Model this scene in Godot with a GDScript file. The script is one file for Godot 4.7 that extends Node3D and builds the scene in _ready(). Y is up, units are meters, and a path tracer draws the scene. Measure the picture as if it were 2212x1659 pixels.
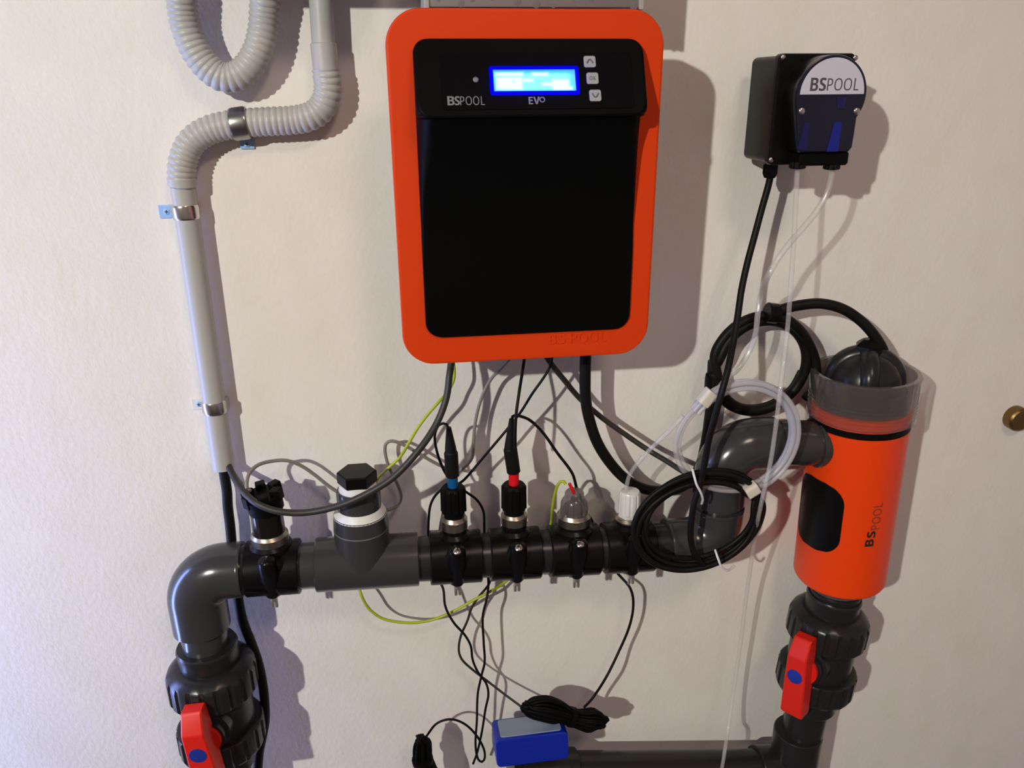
extends Node3D
# A pool plant room wall: a control panel, a dosing pump, a lamp vessel and grey pipework.
# Metres; the wall is the plane z = 0, x runs right along it, y up, z into the room.

const UP := Vector3.UP
const NF := Vector3(-0.0, 0.4172, 0.9088)        # normal of the sloped face of the control panel
const VU := Vector3(-0.0, 0.9088, -0.4172)        # up along that sloped face

var mats := {}
var org_of := {}

# ---------------------------------------------------------------- mesh tools
class Shape:
	var soup := PackedVector3Array()      # triangles whose normals are computed with a crease angle
	var v := PackedVector3Array()         # triangles with normals of their own
	var n := PackedVector3Array()

	func tri(a: Vector3, b: Vector3, c: Vector3) -> void:
		soup.append(a)
		soup.append(b)
		soup.append(c)

	func quad(a: Vector3, b: Vector3, c: Vector3, d: Vector3) -> void:
		tri(a, b, c)
		tri(a, c, d)

	# turns the triangles from "start" on so that the solid they close faces outwards
	func orient(start: int) -> void:
		var mid := Vector3.ZERO
		for i in range(start, soup.size()):
			mid += soup[i]
		mid /= maxf(1.0, soup.size() - start)
		var vol := 0.0
		for i in range(start, soup.size(), 3):
			vol += (soup[i] - mid).dot((soup[i + 1] - mid).cross(soup[i + 2] - mid))
		if vol > 0.0:
			for i in range(start, soup.size(), 3):
				var t := soup[i + 1]
				soup[i + 1] = soup[i + 2]
				soup[i + 2] = t

	# rings of equal length, joined one to the next, both ends closed
	func loft(rings: Array, caps := true, ring_closed := true, loop := false) -> void:
		var start := soup.size()
		var count: int = rings.size()
		for i in (count if loop else count - 1):
			var p: PackedVector3Array = rings[i]
			var q: PackedVector3Array = rings[(i + 1) % count]
			var m := p.size()
			for j in (m if ring_closed else m - 1):
				var k := (j + 1) % m
				quad(p[j], p[k], q[k], q[j])
		if caps and not loop:
			for e in [rings[0], rings[count - 1]]:
				var c := Vector3.ZERO
				for p in e:
					c += p
				c /= e.size()
				for j in e.size():
					if e == rings[0]:
						tri(c, e[(j + 1) % e.size()], e[j])
					else:
						tri(c, e[j], e[(j + 1) % e.size()])
		orient(start)

	# a turned body from a towards b; prof holds (distance from a, radius)
	func lathe(a: Vector3, b: Vector3, prof: Array, segs := 40, ribs := 0, depth := 0.0, rib_from := 1.0, hollow := false) -> void:
		var y := (b - a).normalized()
		var x := y.cross(Vector3.BACK if absf(y.z) < 0.8 else Vector3.RIGHT).normalized()
		var z := x.cross(y)
		var m := ribs * 6 if ribs else segs
		var rings := []
		for p in prof:
			var ring := PackedVector3Array()
			for j in m:
				var r: float = p.y
				if ribs and r >= rib_from and j % 6 >= 4:
					r -= depth
				var t := TAU * j / m
				ring.append(a + y * p.x + (x * cos(t) + z * sin(t)) * maxf(r, 0.00002))
			rings.append(ring)
		loft(rings, not hollow, true, hollow)

	func ball(c: Vector3, r: float, squash := 1.0, axis := Vector3.UP, part := 1.0) -> void:
		var prof := []
		for i in 13:
			var t := -PI / 2 + PI * i / 12.0
			if part < 1.0:
				t = maxf(t, 0.0) if i else 0.0
			prof.append(Vector2(sin(t) * r * squash, cos(t) * r))
		lathe(c, c + axis, prof, 24)

	# a flat polygon (in the plane u, w at o) pushed from d0 to d1 along its normal, its edges chamfered
	func prism(poly: PackedVector2Array, o: Vector3, u: Vector3, w: Vector3, d0: float, d1: float, bevel := 0.0, back_bevel := 0.0) -> void:
		var nn := u.cross(w).normalized()
		var steps := []
		if back_bevel > 0.0:
			steps.append([d0, back_bevel])
			steps.append([d0 + back_bevel, 0.0])
		else:
			steps.append([d0, 0.0])
		if bevel > 0.0:
			steps.append([d1 - bevel, 0.0])
			steps.append([d1 - bevel * 0.3, bevel * 0.3])
			steps.append([d1, bevel])
		else:
			steps.append([d1, 0.0])
		var start := soup.size()
		var rings := []
		for s in steps:
			var q := inset(poly, s[1])
			var ring := PackedVector3Array()
			for p in q:
				ring.append(o + u * p.x + w * p.y + nn * s[0])
			rings.append(ring)
		loft(rings, false)
		soup.resize(soup.size())
		for e in [rings[0], rings[rings.size() - 1]]:
			var q := inset(poly, steps[0][1] if e == rings[0] else steps[steps.size() - 1][1])
			var idx := Geometry2D.triangulate_polygon(q)
			for i in range(0, idx.size(), 3):
				if e == rings[0]:
					tri(e[idx[i]], e[idx[i + 2]], e[idx[i + 1]])
				else:
					tri(e[idx[i]], e[idx[i + 1]], e[idx[i + 2]])
		fix_caps(start, nn, o + nn * (d0 + d1) * 0.5)

	# a prism's faces: those across the normal look away from its middle
	func fix_caps(start: int, nn: Vector3, mid: Vector3) -> void:
		for i in range(start, soup.size(), 3):
			var g := (soup[i + 1] - soup[i]).cross(soup[i + 2] - soup[i])
			if absf(g.normalized().dot(nn)) > 0.99:
				var side := signf((soup[i] - mid).dot(nn))
				if g.dot(nn) * side > 0.0:
					var t := soup[i + 1]
					soup[i + 1] = soup[i + 2]
					soup[i + 2] = t

	static func inset(poly: PackedVector2Array, by: float) -> PackedVector2Array:
		if by == 0.0:
			return poly
		var area := 0.0
		for i in poly.size():
			area += poly[i].cross(poly[(i + 1) % poly.size()])
		var out := PackedVector2Array()
		for i in poly.size():
			var a := (poly[i] - poly[(i + poly.size() - 1) % poly.size()]).normalized()
			var b := (poly[(i + 1) % poly.size()] - poly[i]).normalized()
			var na := Vector2(-a.y, a.x)
			var nb := Vector2(-b.y, b.x)
			var m := (na + nb).normalized()
			out.append(poly[i] + m * by * signf(area) / maxf(0.4, m.dot(na)))
		return out

	func box(c: Vector3, size: Vector3, bevel := 0.001, basis := Basis.IDENTITY) -> void:
		var r := minf(bevel, 0.45 * minf(size.x, size.y))
		var hx := size.x / 2
		var hy := size.y / 2
		var poly := PackedVector2Array([Vector2(hx - r, -hy), Vector2(hx, -hy + r), Vector2(hx, hy - r), Vector2(hx - r, hy), Vector2(-hx + r, hy), Vector2(-hx, hy - r), Vector2(-hx, -hy + r), Vector2(-hx + r, -hy)])
		prism(poly, c, basis.x, basis.y, -size.z / 2, size.z / 2, minf(bevel, size.z * 0.4), minf(bevel, size.z * 0.4))

	# a round bar along a smooth curve; wave > 0 makes it a corrugated hose
	func tube(pts: Array, r: float, segs := 12, wave := 0.0, pitch := 0.0055, closed := false, step := 0.004, taper := 1.0) -> void:
		var c := Curve3D.new()
		c.bake_interval = 0.0008
		var m := pts.size()
		for i in (m + 1 if closed else m):
			var p: Vector3 = pts[i % m]
			var before: Vector3 = pts[(i + m - 1) % m] if closed or i > 0 else p
			var after: Vector3 = pts[(i + 1) % m] if closed or i < m - 1 else p
			var h := (after - before)
			var d := h.normalized()
			c.add_point(p, -d * p.distance_to(before) / 3.0, d * p.distance_to(after) / 3.0)
		var len := c.get_baked_length()
		var count := maxi(3, int(len / (pitch / 8.0 if wave > 0.0 else step)))
		var x := Vector3.ZERO
		var rings := []
		var norms := []
		var last := Vector3.ZERO
		for i in count + 1:
			var s := len * i / count
			var p := c.sample_baked(s, true)
			var d := (c.sample_baked(minf(s + 0.001, len), true) - c.sample_baked(maxf(s - 0.001, 0.0), true)).normalized()
			if i == 0:
				x = d.cross(Vector3.BACK if absf(d.z) < 0.8 else Vector3.RIGHT).normalized()
			else:
				x = (x - d * x.dot(d)).normalized()
			var y := d.cross(x)
			var rr := r * lerpf(1.0, taper, s / len)
			var slope := 0.0
			if wave > 0.0:
				rr += wave * (absf(cos(PI * s / pitch)) * 1.4 - 0.7)
				slope = -wave * 1.4 * PI / pitch * sin(PI * s / pitch) * signf(cos(PI * s / pitch)) * 0.6
			var ring := PackedVector3Array()
			var nor := PackedVector3Array()
			for j in segs:
				var o := x * cos(TAU * j / segs) + y * sin(TAU * j / segs)
				ring.append(p + o * rr)
				nor.append((o - d * slope).normalized())
			rings.append(ring)
			norms.append(nor)
		for i in count:
			for j in segs:
				var k := (j + 1) % segs
				for t in [[i, j], [i + 1, j], [i + 1, k], [i, j], [i + 1, k], [i, k]]:
					v.append(rings[t[0]][t[1]])
					n.append(norms[t[0]][t[1]])
		if not closed:
			for e in [0, count]:
				var mid := Vector3.ZERO
				for p in rings[e]:
					mid += p
				mid /= segs
				var nn: Vector3 = (mid - c.sample_baked(0.003 if e == 0 else len - 0.003)).normalized()
				for j in segs:
					for p in [mid, rings[e][j], rings[e][(j + 1) % segs]]:
						v.append(p)
						n.append(nn)

	func mesh(material: Material, shift: Vector3, crease := 0.80) -> ArrayMesh:
		var face := PackedVector3Array()
		var at := {}
		for i in range(0, soup.size(), 3):
			var g := -(soup[i + 1] - soup[i]).cross(soup[i + 2] - soup[i])
			face.append(g)
			for k in 3:
				var key := Vector3i((soup[i + k] * 50000.0).round())
				if not at.has(key):
					at[key] = PackedInt32Array()
				at[key].append(i / 3)
		var vv := PackedVector3Array()
		var nn := PackedVector3Array()
		for i in soup.size():
			var mine := face[i / 3]
			var unit := mine.normalized()
			var sum := Vector3.ZERO
			for f in at[Vector3i((soup[i] * 50000.0).round())]:
				if face[f].normalized().dot(unit) > crease:
					sum += face[f]
			vv.append(soup[i] - shift)
			nn.append(sum.normalized() if sum.length() > 0.0 else (unit if unit.length() > 0.0 else Vector3.UP))
		for i in range(0, v.size(), 3):
			var g := (v[i + 1] - v[i]).cross(v[i + 2] - v[i])
			var order := [0, 1, 2] if g.dot(n[i]) < 0.0 else [0, 2, 1]
			for k in order:
				vv.append(v[i + k] - shift)
				nn.append(n[i + k])
		var a := []
		a.resize(Mesh.ARRAY_MAX)
		a[Mesh.ARRAY_VERTEX] = vv
		a[Mesh.ARRAY_NORMAL] = nn
		var out := ArrayMesh.new()
		out.add_surface_from_arrays(Mesh.PRIMITIVE_TRIANGLES, a)
		out.surface_set_material(0, material)
		return out

# ---------------------------------------------------------------- scene tools
func numbered(called: String) -> String:
	if not has_node(called):
		return called
	var k := 1
	while has_node("%s_%03d" % [called, k]):
		k += 1
	return "%s_%03d" % [called, k]

func tag(o: Node3D, label: String, category: String, group := "") -> void:
	o.set_meta("label", label)
	o.set_meta("category", category)
	if group:
		o.set_meta("group", group)

func thing(called: String, label: String, category: String, base: Vector3, group := "") -> Node3D:
	var o := Node3D.new()
	o.name = numbered(called)
	add_child(o)
	o.position = base
	org_of[o] = base
	tag(o, label, category, group)
	return o

# one mesh, given in world metres, under a thing or under one of its parts
func part(called: String, s: Shape, material: Material, parent: Node3D, label := "") -> MeshInstance3D:
	var o := MeshInstance3D.new()
	o.name = called
	var base: Vector3 = org_of[parent]
	o.mesh = s.mesh(material, base)
	parent.add_child(o, true)
	org_of[o] = base
	if label:
		o.set_meta("label", label)
	return o

# a thing that is one mesh
func single(called: String, s: Shape, material: Material, label: String, category: String, base: Vector3, group := "") -> MeshInstance3D:
	var o := MeshInstance3D.new()
	o.name = numbered(called)
	o.mesh = s.mesh(material, base)
	add_child(o)
	o.position = base
	org_of[o] = base
	tag(o, label, category, group)
	return o

func structure(called: String, s: Shape, material: Material) -> MeshInstance3D:
	var o := MeshInstance3D.new()
	o.name = called
	o.mesh = s.mesh(material, Vector3.ZERO)
	o.set_meta("kind", "structure")
	add_child(o)
	org_of[o] = Vector3.ZERO
	return o

func cable(called: String, pts: Array, r: float, material: Material, label: String, category := "cable", group := "", segs := 10) -> MeshInstance3D:
	var s := Shape.new()
	s.tube(pts, r, segs)
	return single(called, s, material, label, category, pts[0], group)

# lettering of a given size, centred at "at", facing along basis.z
func lettering(called: String, words: String, at: Vector3, basis: Basis, width: float, height: float, depth: float, material: Material, parent: Node3D, bold := false) -> MeshInstance3D:
	var f := SystemFont.new()
	f.font_names = PackedStringArray(["Droid Sans"])
	f.font_weight = 700 if bold else 400
	var t := TextMesh.new()
	t.font = f
	t.text = words
	t.font_size = 64
	t.pixel_size = 0.001
	t.depth = 0.01
	t.curve_step = 2.0
	t.material = material
	var o := MeshInstance3D.new()
	o.name = called
	o.mesh = t
	var box := t.get_aabb()
	var k := Vector3(width / maxf(box.size.x, 0.001), height / maxf(box.size.y, 0.001), depth / 0.01)
	var b := Basis(basis.x * k.x, basis.y * k.y, basis.z * k.z)
	parent.add_child(o, true)
	o.transform = Transform3D(b, at - org_of[parent] - b * box.get_center())
	org_of[o] = org_of[parent]
	return o

func rrect(w: float, h: float, r: float, seg := 8) -> PackedVector2Array:
	var out := PackedVector2Array()
	var corners := [Vector2(w / 2 - r, h / 2 - r), Vector2(-w / 2 + r, h / 2 - r), Vector2(-w / 2 + r, -h / 2 + r), Vector2(w / 2 - r, -h / 2 + r)]
	for i in 4:
		for j in seg + 1:
			var t := PI / 2 * (i + float(j) / seg)
			out.append(corners[i] + Vector2(cos(t), sin(t)) * r)
	return out

func circle(r: float, seg := 32, c := Vector2.ZERO) -> PackedVector2Array:
	var out := PackedVector2Array()
	for j in seg:
		out.append(c + Vector2(cos(TAU * j / seg), sin(TAU * j / seg)) * r)
	return out

func plastic(key: String, c: Color, rough := 0.45, spec := 0.5) -> StandardMaterial3D:
	var m := StandardMaterial3D.new()
	m.albedo_color = c
	m.roughness = rough
	m.metallic_specular = spec
	m.resource_name = key
	mats[key] = m
	return m

func metal(key: String, c: Color, rough := 0.3) -> StandardMaterial3D:
	var m := plastic(key, c, rough)
	m.metallic = 1.0
	return m

func clear(key: String, c: Color, rough := 0.1) -> StandardMaterial3D:
	var m := plastic(key, c, rough)
	m.transparency = BaseMaterial3D.TRANSPARENCY_ALPHA
	return m

func noise_texture(freq: float, octaves: int, seed: int, ramp: Gradient = null, normal := false, bump := 4.0, size := 512) -> NoiseTexture2D:
	var f := FastNoiseLite.new()
	f.noise_type = FastNoiseLite.TYPE_SIMPLEX_SMOOTH
	f.frequency = freq
	f.fractal_octaves = octaves
	f.seed = seed
	var t := NoiseTexture2D.new()
	t.width = size
	t.height = size
	t.seamless = true
	t.noise = f
	t.as_normal_map = normal
	t.bump_strength = bump
	if ramp:
		t.color_ramp = ramp
	return t

func make_materials() -> void:
	var g := Gradient.new()
	g.offsets = PackedFloat32Array([0.0, 0.35, 0.65, 1.0])
	g.colors = PackedColorArray([Color(0.902, 0.874, 0.832), Color(0.912, 0.886, 0.850), Color(0.918, 0.890, 0.860), Color(0.925, 0.902, 0.862)])
	var wall := plastic("wall", Color(1, 1, 1), 0.75, 0.25)
	wall.albedo_texture = noise_texture(0.012, 4, 7, g)
	wall.uv1_triplanar = true
	wall.uv1_world_triplanar = true
	wall.uv1_scale = Vector3(2.4, 1.5, 2.4)
	wall.normal_enabled = true
	wall.normal_texture = noise_texture(0.05, 5, 21, null, true, 5.0, 1024)
	wall.normal_scale = 0.10
	var fl := plastic("floor", Color(0.46, 0.44, 0.42), 0.8)
	fl.uv1_triplanar = true
	plastic("pvc", Color(0.215, 0.212, 0.215), 0.2, 0.5)
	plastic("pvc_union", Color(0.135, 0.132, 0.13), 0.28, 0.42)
	plastic("black", Color(0.055, 0.052, 0.05), 0.3, 0.3)
	plastic("black_matt", Color(0.045, 0.042, 0.04), 0.5, 0.22)
	plastic("rubber", Color(0.07, 0.06, 0.05), 0.5, 0.3)
	plastic("cover", Color(0.03, 0.03, 0.03), 0.5, 0.16)
	plastic("film", Color(0.025, 0.025, 0.034), 0.5, 0.14)
	plastic("orange", Color(0.84, 0.235, 0.03), 0.55, 0.3)
	plastic("vessel_orange", Color(0.95, 0.26, 0.015), 0.38, 0.45)
	plastic("red", Color(0.86, 0.135, 0.075), 0.45, 0.4)
	plastic("bright_red", Color(0.85, 0.05, 0.10), 0.4)
	plastic("blue_dot", Color(0.08, 0.18, 0.56), 0.5)
	plastic("probe_blue", Color(0.0, 0.33, 0.55), 0.35)
	plastic("conduit", Color(0.70, 0.69, 0.67), 0.4, 0.45)
	plastic("grey_cable", Color(0.50, 0.47, 0.43), 0.5)
	plastic("dark_cable", Color(0.17, 0.155, 0.13), 0.5)
	plastic("yellow_green", Color(0.66, 0.71, 0.13), 0.45)
	plastic("white", Color(0.88, 0.87, 0.85), 0.45)
	plastic("label_white", Color(0.80, 0.79, 0.84), 0.4)
	plastic("print_grey", Color(0.30, 0.29, 0.31), 0.6)
	plastic("print_dark", Color(0.16, 0.10, 0.07), 0.6)
	plastic("print_faint", Color(0.55, 0.22, 0.13), 0.6)
	plastic("print_light", Color(0.45, 0.45, 0.47), 0.5)
	plastic("button", Color(0.6, 0.6, 0.62), 0.5)
	plastic("button_mark", Color(0.36, 0.36, 0.38), 0.5)
	plastic("box_blue", Color(0.01, 0.13, 0.60), 0.4)
	plastic("box_grey", Color(0.52, 0.58, 0.66), 0.4)
	plastic("grey_cap", Color(0.64, 0.63, 0.60), 0.45)
	plastic("tape", Color(0.84, 0.80, 0.74), 0.6)
	metal("chrome", Color(0.80, 0.78, 0.75), 0.22)
	metal("bolt", Color(0.85, 0.83, 0.81), 0.42)
	metal("ring", Color(0.66, 0.62, 0.57), 0.34)
	metal("zinc", Color(0.60, 0.60, 0.58), 0.3)
	plastic("drip", Color(0.44, 0.41, 0.41), 0.5)
	metal("steel", Color(0.62, 0.60, 0.60), 0.42)
	plastic("tab_blue", Color(0.60, 0.74, 0.92), 0.4)
	metal("brass", Color(0.52, 0.42, 0.26), 0.42)
	clear("clear_cap", Color(0.40, 0.37, 0.34, 0.36), 0.12)
	clear("smoke_cap", Color(0.40, 0.37, 0.38, 0.62), 0.2)
	clear("dark_smoke", Color(0.10, 0.085, 0.075, 0.8), 0.15)
	clear("clear_tube", Color(0.88, 0.86, 0.85, 0.24), 0.06)
	clear("milky_tube", Color(0.80, 0.79, 0.82, 0.5), 0.3)
	clear("faint_tube", Color(0.86, 0.84, 0.83, 0.24), 0.2)
	clear("white_fitting", Color(0.92, 0.91, 0.89, 0.86), 0.25)
	plastic("pump_blue", Color(0.03, 0.05, 0.14), 0.2, 0.6)
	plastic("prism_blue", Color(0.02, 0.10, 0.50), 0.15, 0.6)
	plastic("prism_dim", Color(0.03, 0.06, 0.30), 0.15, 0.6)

# ---------------------------------------------------------------- the room
func _ready() -> void:
	var cam := Camera3D.new()
	cam.name = "camera"
	cam.transform = Transform3D(Vector3(0.990031, -0.007068, 0.140675), Vector3(0.056262, 0.935449, -0.348956), Vector3(-0.129128, 0.353392, 0.926521), Vector3(0.0, 1.45, 0.83))
	cam.fov = 52.03
	cam.near = 0.02
	add_child(cam)
	cam.current = true

	var env := Environment.new()
	env.tonemap_mode = Environment.TONE_MAPPER_LINEAR
	env.tonemap_exposure = 1.0
	env.sdfgi_enabled = true
	env.ssao_enabled = true
	env.ssil_enabled = true
	env.background_mode = Environment.BG_SKY
	var sky := Sky.new()
	var air := ProceduralSkyMaterial.new()
	air.sky_top_color = Color(0.36, 0.50, 0.82)
	air.sky_horizon_color = Color(0.70, 0.76, 0.90)
	air.ground_bottom_color = Color(0.30, 0.31, 0.33)
	air.ground_horizon_color = Color(0.62, 0.66, 0.74)
	air.sky_energy_multiplier = 1.0
	sky.sky_material = air
	env.sky = sky
	var world := WorldEnvironment.new()
	world.name = "environment"
	world.environment = env
	add_child(world)

	# daylight through the window in the side wall
	var day := AreaLight3D.new()
	day.name = "window_daylight"
	day.area_size = Vector2(0.10, 0.96)
	day.light_color = Color(0.58, 0.67, 1.0)
	day.light_energy = 0.95
	day.light_specular = 1.0
	day.shadow_enabled = true
	add_child(day)
	day.transform = Transform3D(Basis(Vector3(0, 0, -1), Vector3(0, 1, 0), Vector3(-1, 0, 0)), Vector3(-0.918, 0.85, 0.085))

	make_materials()
	build_room()
	build_lamp(Vector3(-1.36, 2.20, 2.10), Vector3(-0.02, 1.12, 0.0), 4.75)
	build_fill_light(Vector3(0.45, 2.60, 1.5), 0.98)
	build_panel()
	build_pump()
	build_vessel()
	build_pipework()
	build_conduits()
	build_fittings()
	build_cables()
	build_small_things()

func build_room() -> void:
	var w: Material = mats.wall
	var s := Shape.new()
	s.box(Vector3(0.385, 1.30, -0.06), Vector3(2.85, 2.84, 0.12), 0.0)
	structure("wall_back", s, w)
	s = Shape.new()
	s.box(Vector3(0.06, 1.30, 3.06), Vector3(3.50, 2.84, 0.12), 0.0)
	structure("wall_front", s, w)
	s = Shape.new()
	s.box(Vector3(1.75, 1.30, 1.5), Vector3(0.12, 2.84, 3.0), 0.0)
	structure("wall_right", s, w)
	# a short side wall with a narrow window; the room widens beyond it
	s = Shape.new()
	s.box(Vector3(-0.98, 0.110, 0.30), Vector3(0.12, 0.46, 0.60), 0.0)
	s.box(Vector3(-0.98, 2.04, 0.30), Vector3(0.12, 1.36, 0.60), 0.0)
	s.box(Vector3(-0.98, 0.85, 0.01), Vector3(0.12, 1.04, 0.02), 0.0)
	s.box(Vector3(-0.98, 0.85, 0.375), Vector3(0.12, 1.04, 0.45), 0.0)
	structure("wall_left", s, w)
	s = Shape.new()
	s.box(Vector3(-1.365, 1.30, 0.54), Vector3(0.65, 2.84, 0.12), 0.0)
	structure("wall_left_return", s, w)
	s = Shape.new()
	s.box(Vector3(-1.69, 1.30, 1.80), Vector3(0.12, 2.84, 2.64), 0.0)
	structure("wall_left_outer", s, w)
	s = Shape.new()
	s.box(Vector3(0.03, -0.06, 1.5), Vector3(3.56, 0.12, 3.24), 0.0)
	structure("floor", s, mats.floor)
	s = Shape.new()
	s.box(Vector3(0.03, 2.66, 1.5), Vector3(3.56, 0.12, 3.24), 0.0)
	structure("ceiling", s, w)
	s = Shape.new()
	for y in [0.350, 1.350]:
		s.box(Vector3(-1.01, y, 0.085), Vector3(0.05, 0.02, 0.13), 0.004)
	for z in [0.028, 0.142]:
		s.box(Vector3(-1.01, 0.85, z), Vector3(0.05, 0.99, 0.014), 0.004)
	var frame := structure("window_1", s, mats.white)
	s = Shape.new()
	s.box(Vector3(-1.015, 0.85, 0.085), Vector3(0.006, 0.99, 0.105), 0.0)
	part("pane", s, clear("window_glass", Color(0.9, 0.95, 1.0, 0.06), 0.02), frame)

func build_lamp(at: Vector3, aim: Vector3, energy: float) -> void:
	var o := thing("reflector_lamp", "round reflector lamp hanging on a rod from the ceiling", "lamp", at)
	var d := (aim - at).normalized()
	var s := Shape.new()
	s.lathe(at, at - d, [Vector2(0.004, 0.0), Vector2(0.004, 0.030), Vector2(-0.004, 0.034), Vector2(-0.004, 0.037), Vector2(0.02, 0.033), Vector2(0.06, 0.022), Vector2(0.075, 0.018), Vector2(0.075, 0.0)], 32)
	part("shade", s, mats.white, o)
	s = Shape.new()
	s.lathe(at - d * 0.0035, at + d, [Vector2(0, 0.0), Vector2(0.0, 0.028), Vector2(0.003, 0.026), Vector2(0.0045, 0.014), Vector2(0.005, 0.0)], 32)
	var glow := plastic("lamp_glow", Color(0.9, 0.9, 0.85), 0.4)
	glow.emission_enabled = true
	glow.emission = Color(1.0, 0.97, 0.88)
	glow.emission_energy_multiplier = 3.0
	part("lamp_face", s, glow, o)
	s = Shape.new()
	s.tube([at - d * 0.07, at - d * 0.09 + UP * 0.02, Vector3(at.x - d.x * 0.1, 2.60, at.z - d.z * 0.1)], 0.006, 8)
	part("rod", s, mats.white, o)
	var l := SpotLight3D.new()
	l.name = "lamp_light"
	l.light_color = Color(0.995, 1.0, 0.965)
	l.light_energy = energy
	l.light_size = 0.026
	l.spot_range = 8.0
	l.spot_attenuation = 2.0
	l.spot_angle = 27.0
	l.spot_angle_attenuation = 1.0
	l.shadow_enabled = true
	o.add_child(l)
	l.look_at_from_position(at + d * 0.006, aim)

func build_fill_light(at: Vector3, energy: float) -> void:  # added lamp, out of view, that fills the shadows
	var o := thing("added_fill_light", "flat square fill light panel added on the ceiling", "lamp", at)
	var s := Shape.new()
	s.box(at + UP * -0.012, Vector3(0.40, 0.024, 0.40), 0.004)
	part("frame", s, mats.white, o)
	s = Shape.new()
	s.box(at + UP * -0.025, Vector3(0.36, 0.003, 0.36), 0.001)
	var glow := plastic("fill_glow", Color(0.9, 0.9, 0.9), 0.5)
	glow.emission_enabled = true
	glow.emission = Color(1.0, 0.90, 0.825)
	glow.emission_energy_multiplier = 1.7
	part("fill_light_face", s, glow, o)
	var l := AreaLight3D.new()
	l.name = "fill_panel_light"
	l.area_size = Vector2(0.36, 0.36)
	l.light_color = Color(1.0, 0.90, 0.825)
	l.light_energy = energy
	l.shadow_enabled = true
	o.add_child(l)
	l.transform = Transform3D(Basis(Vector3.RIGHT, Vector3(0, 0, -1), Vector3(0, 1, 0)), Vector3(0, -0.029, 0))

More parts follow.
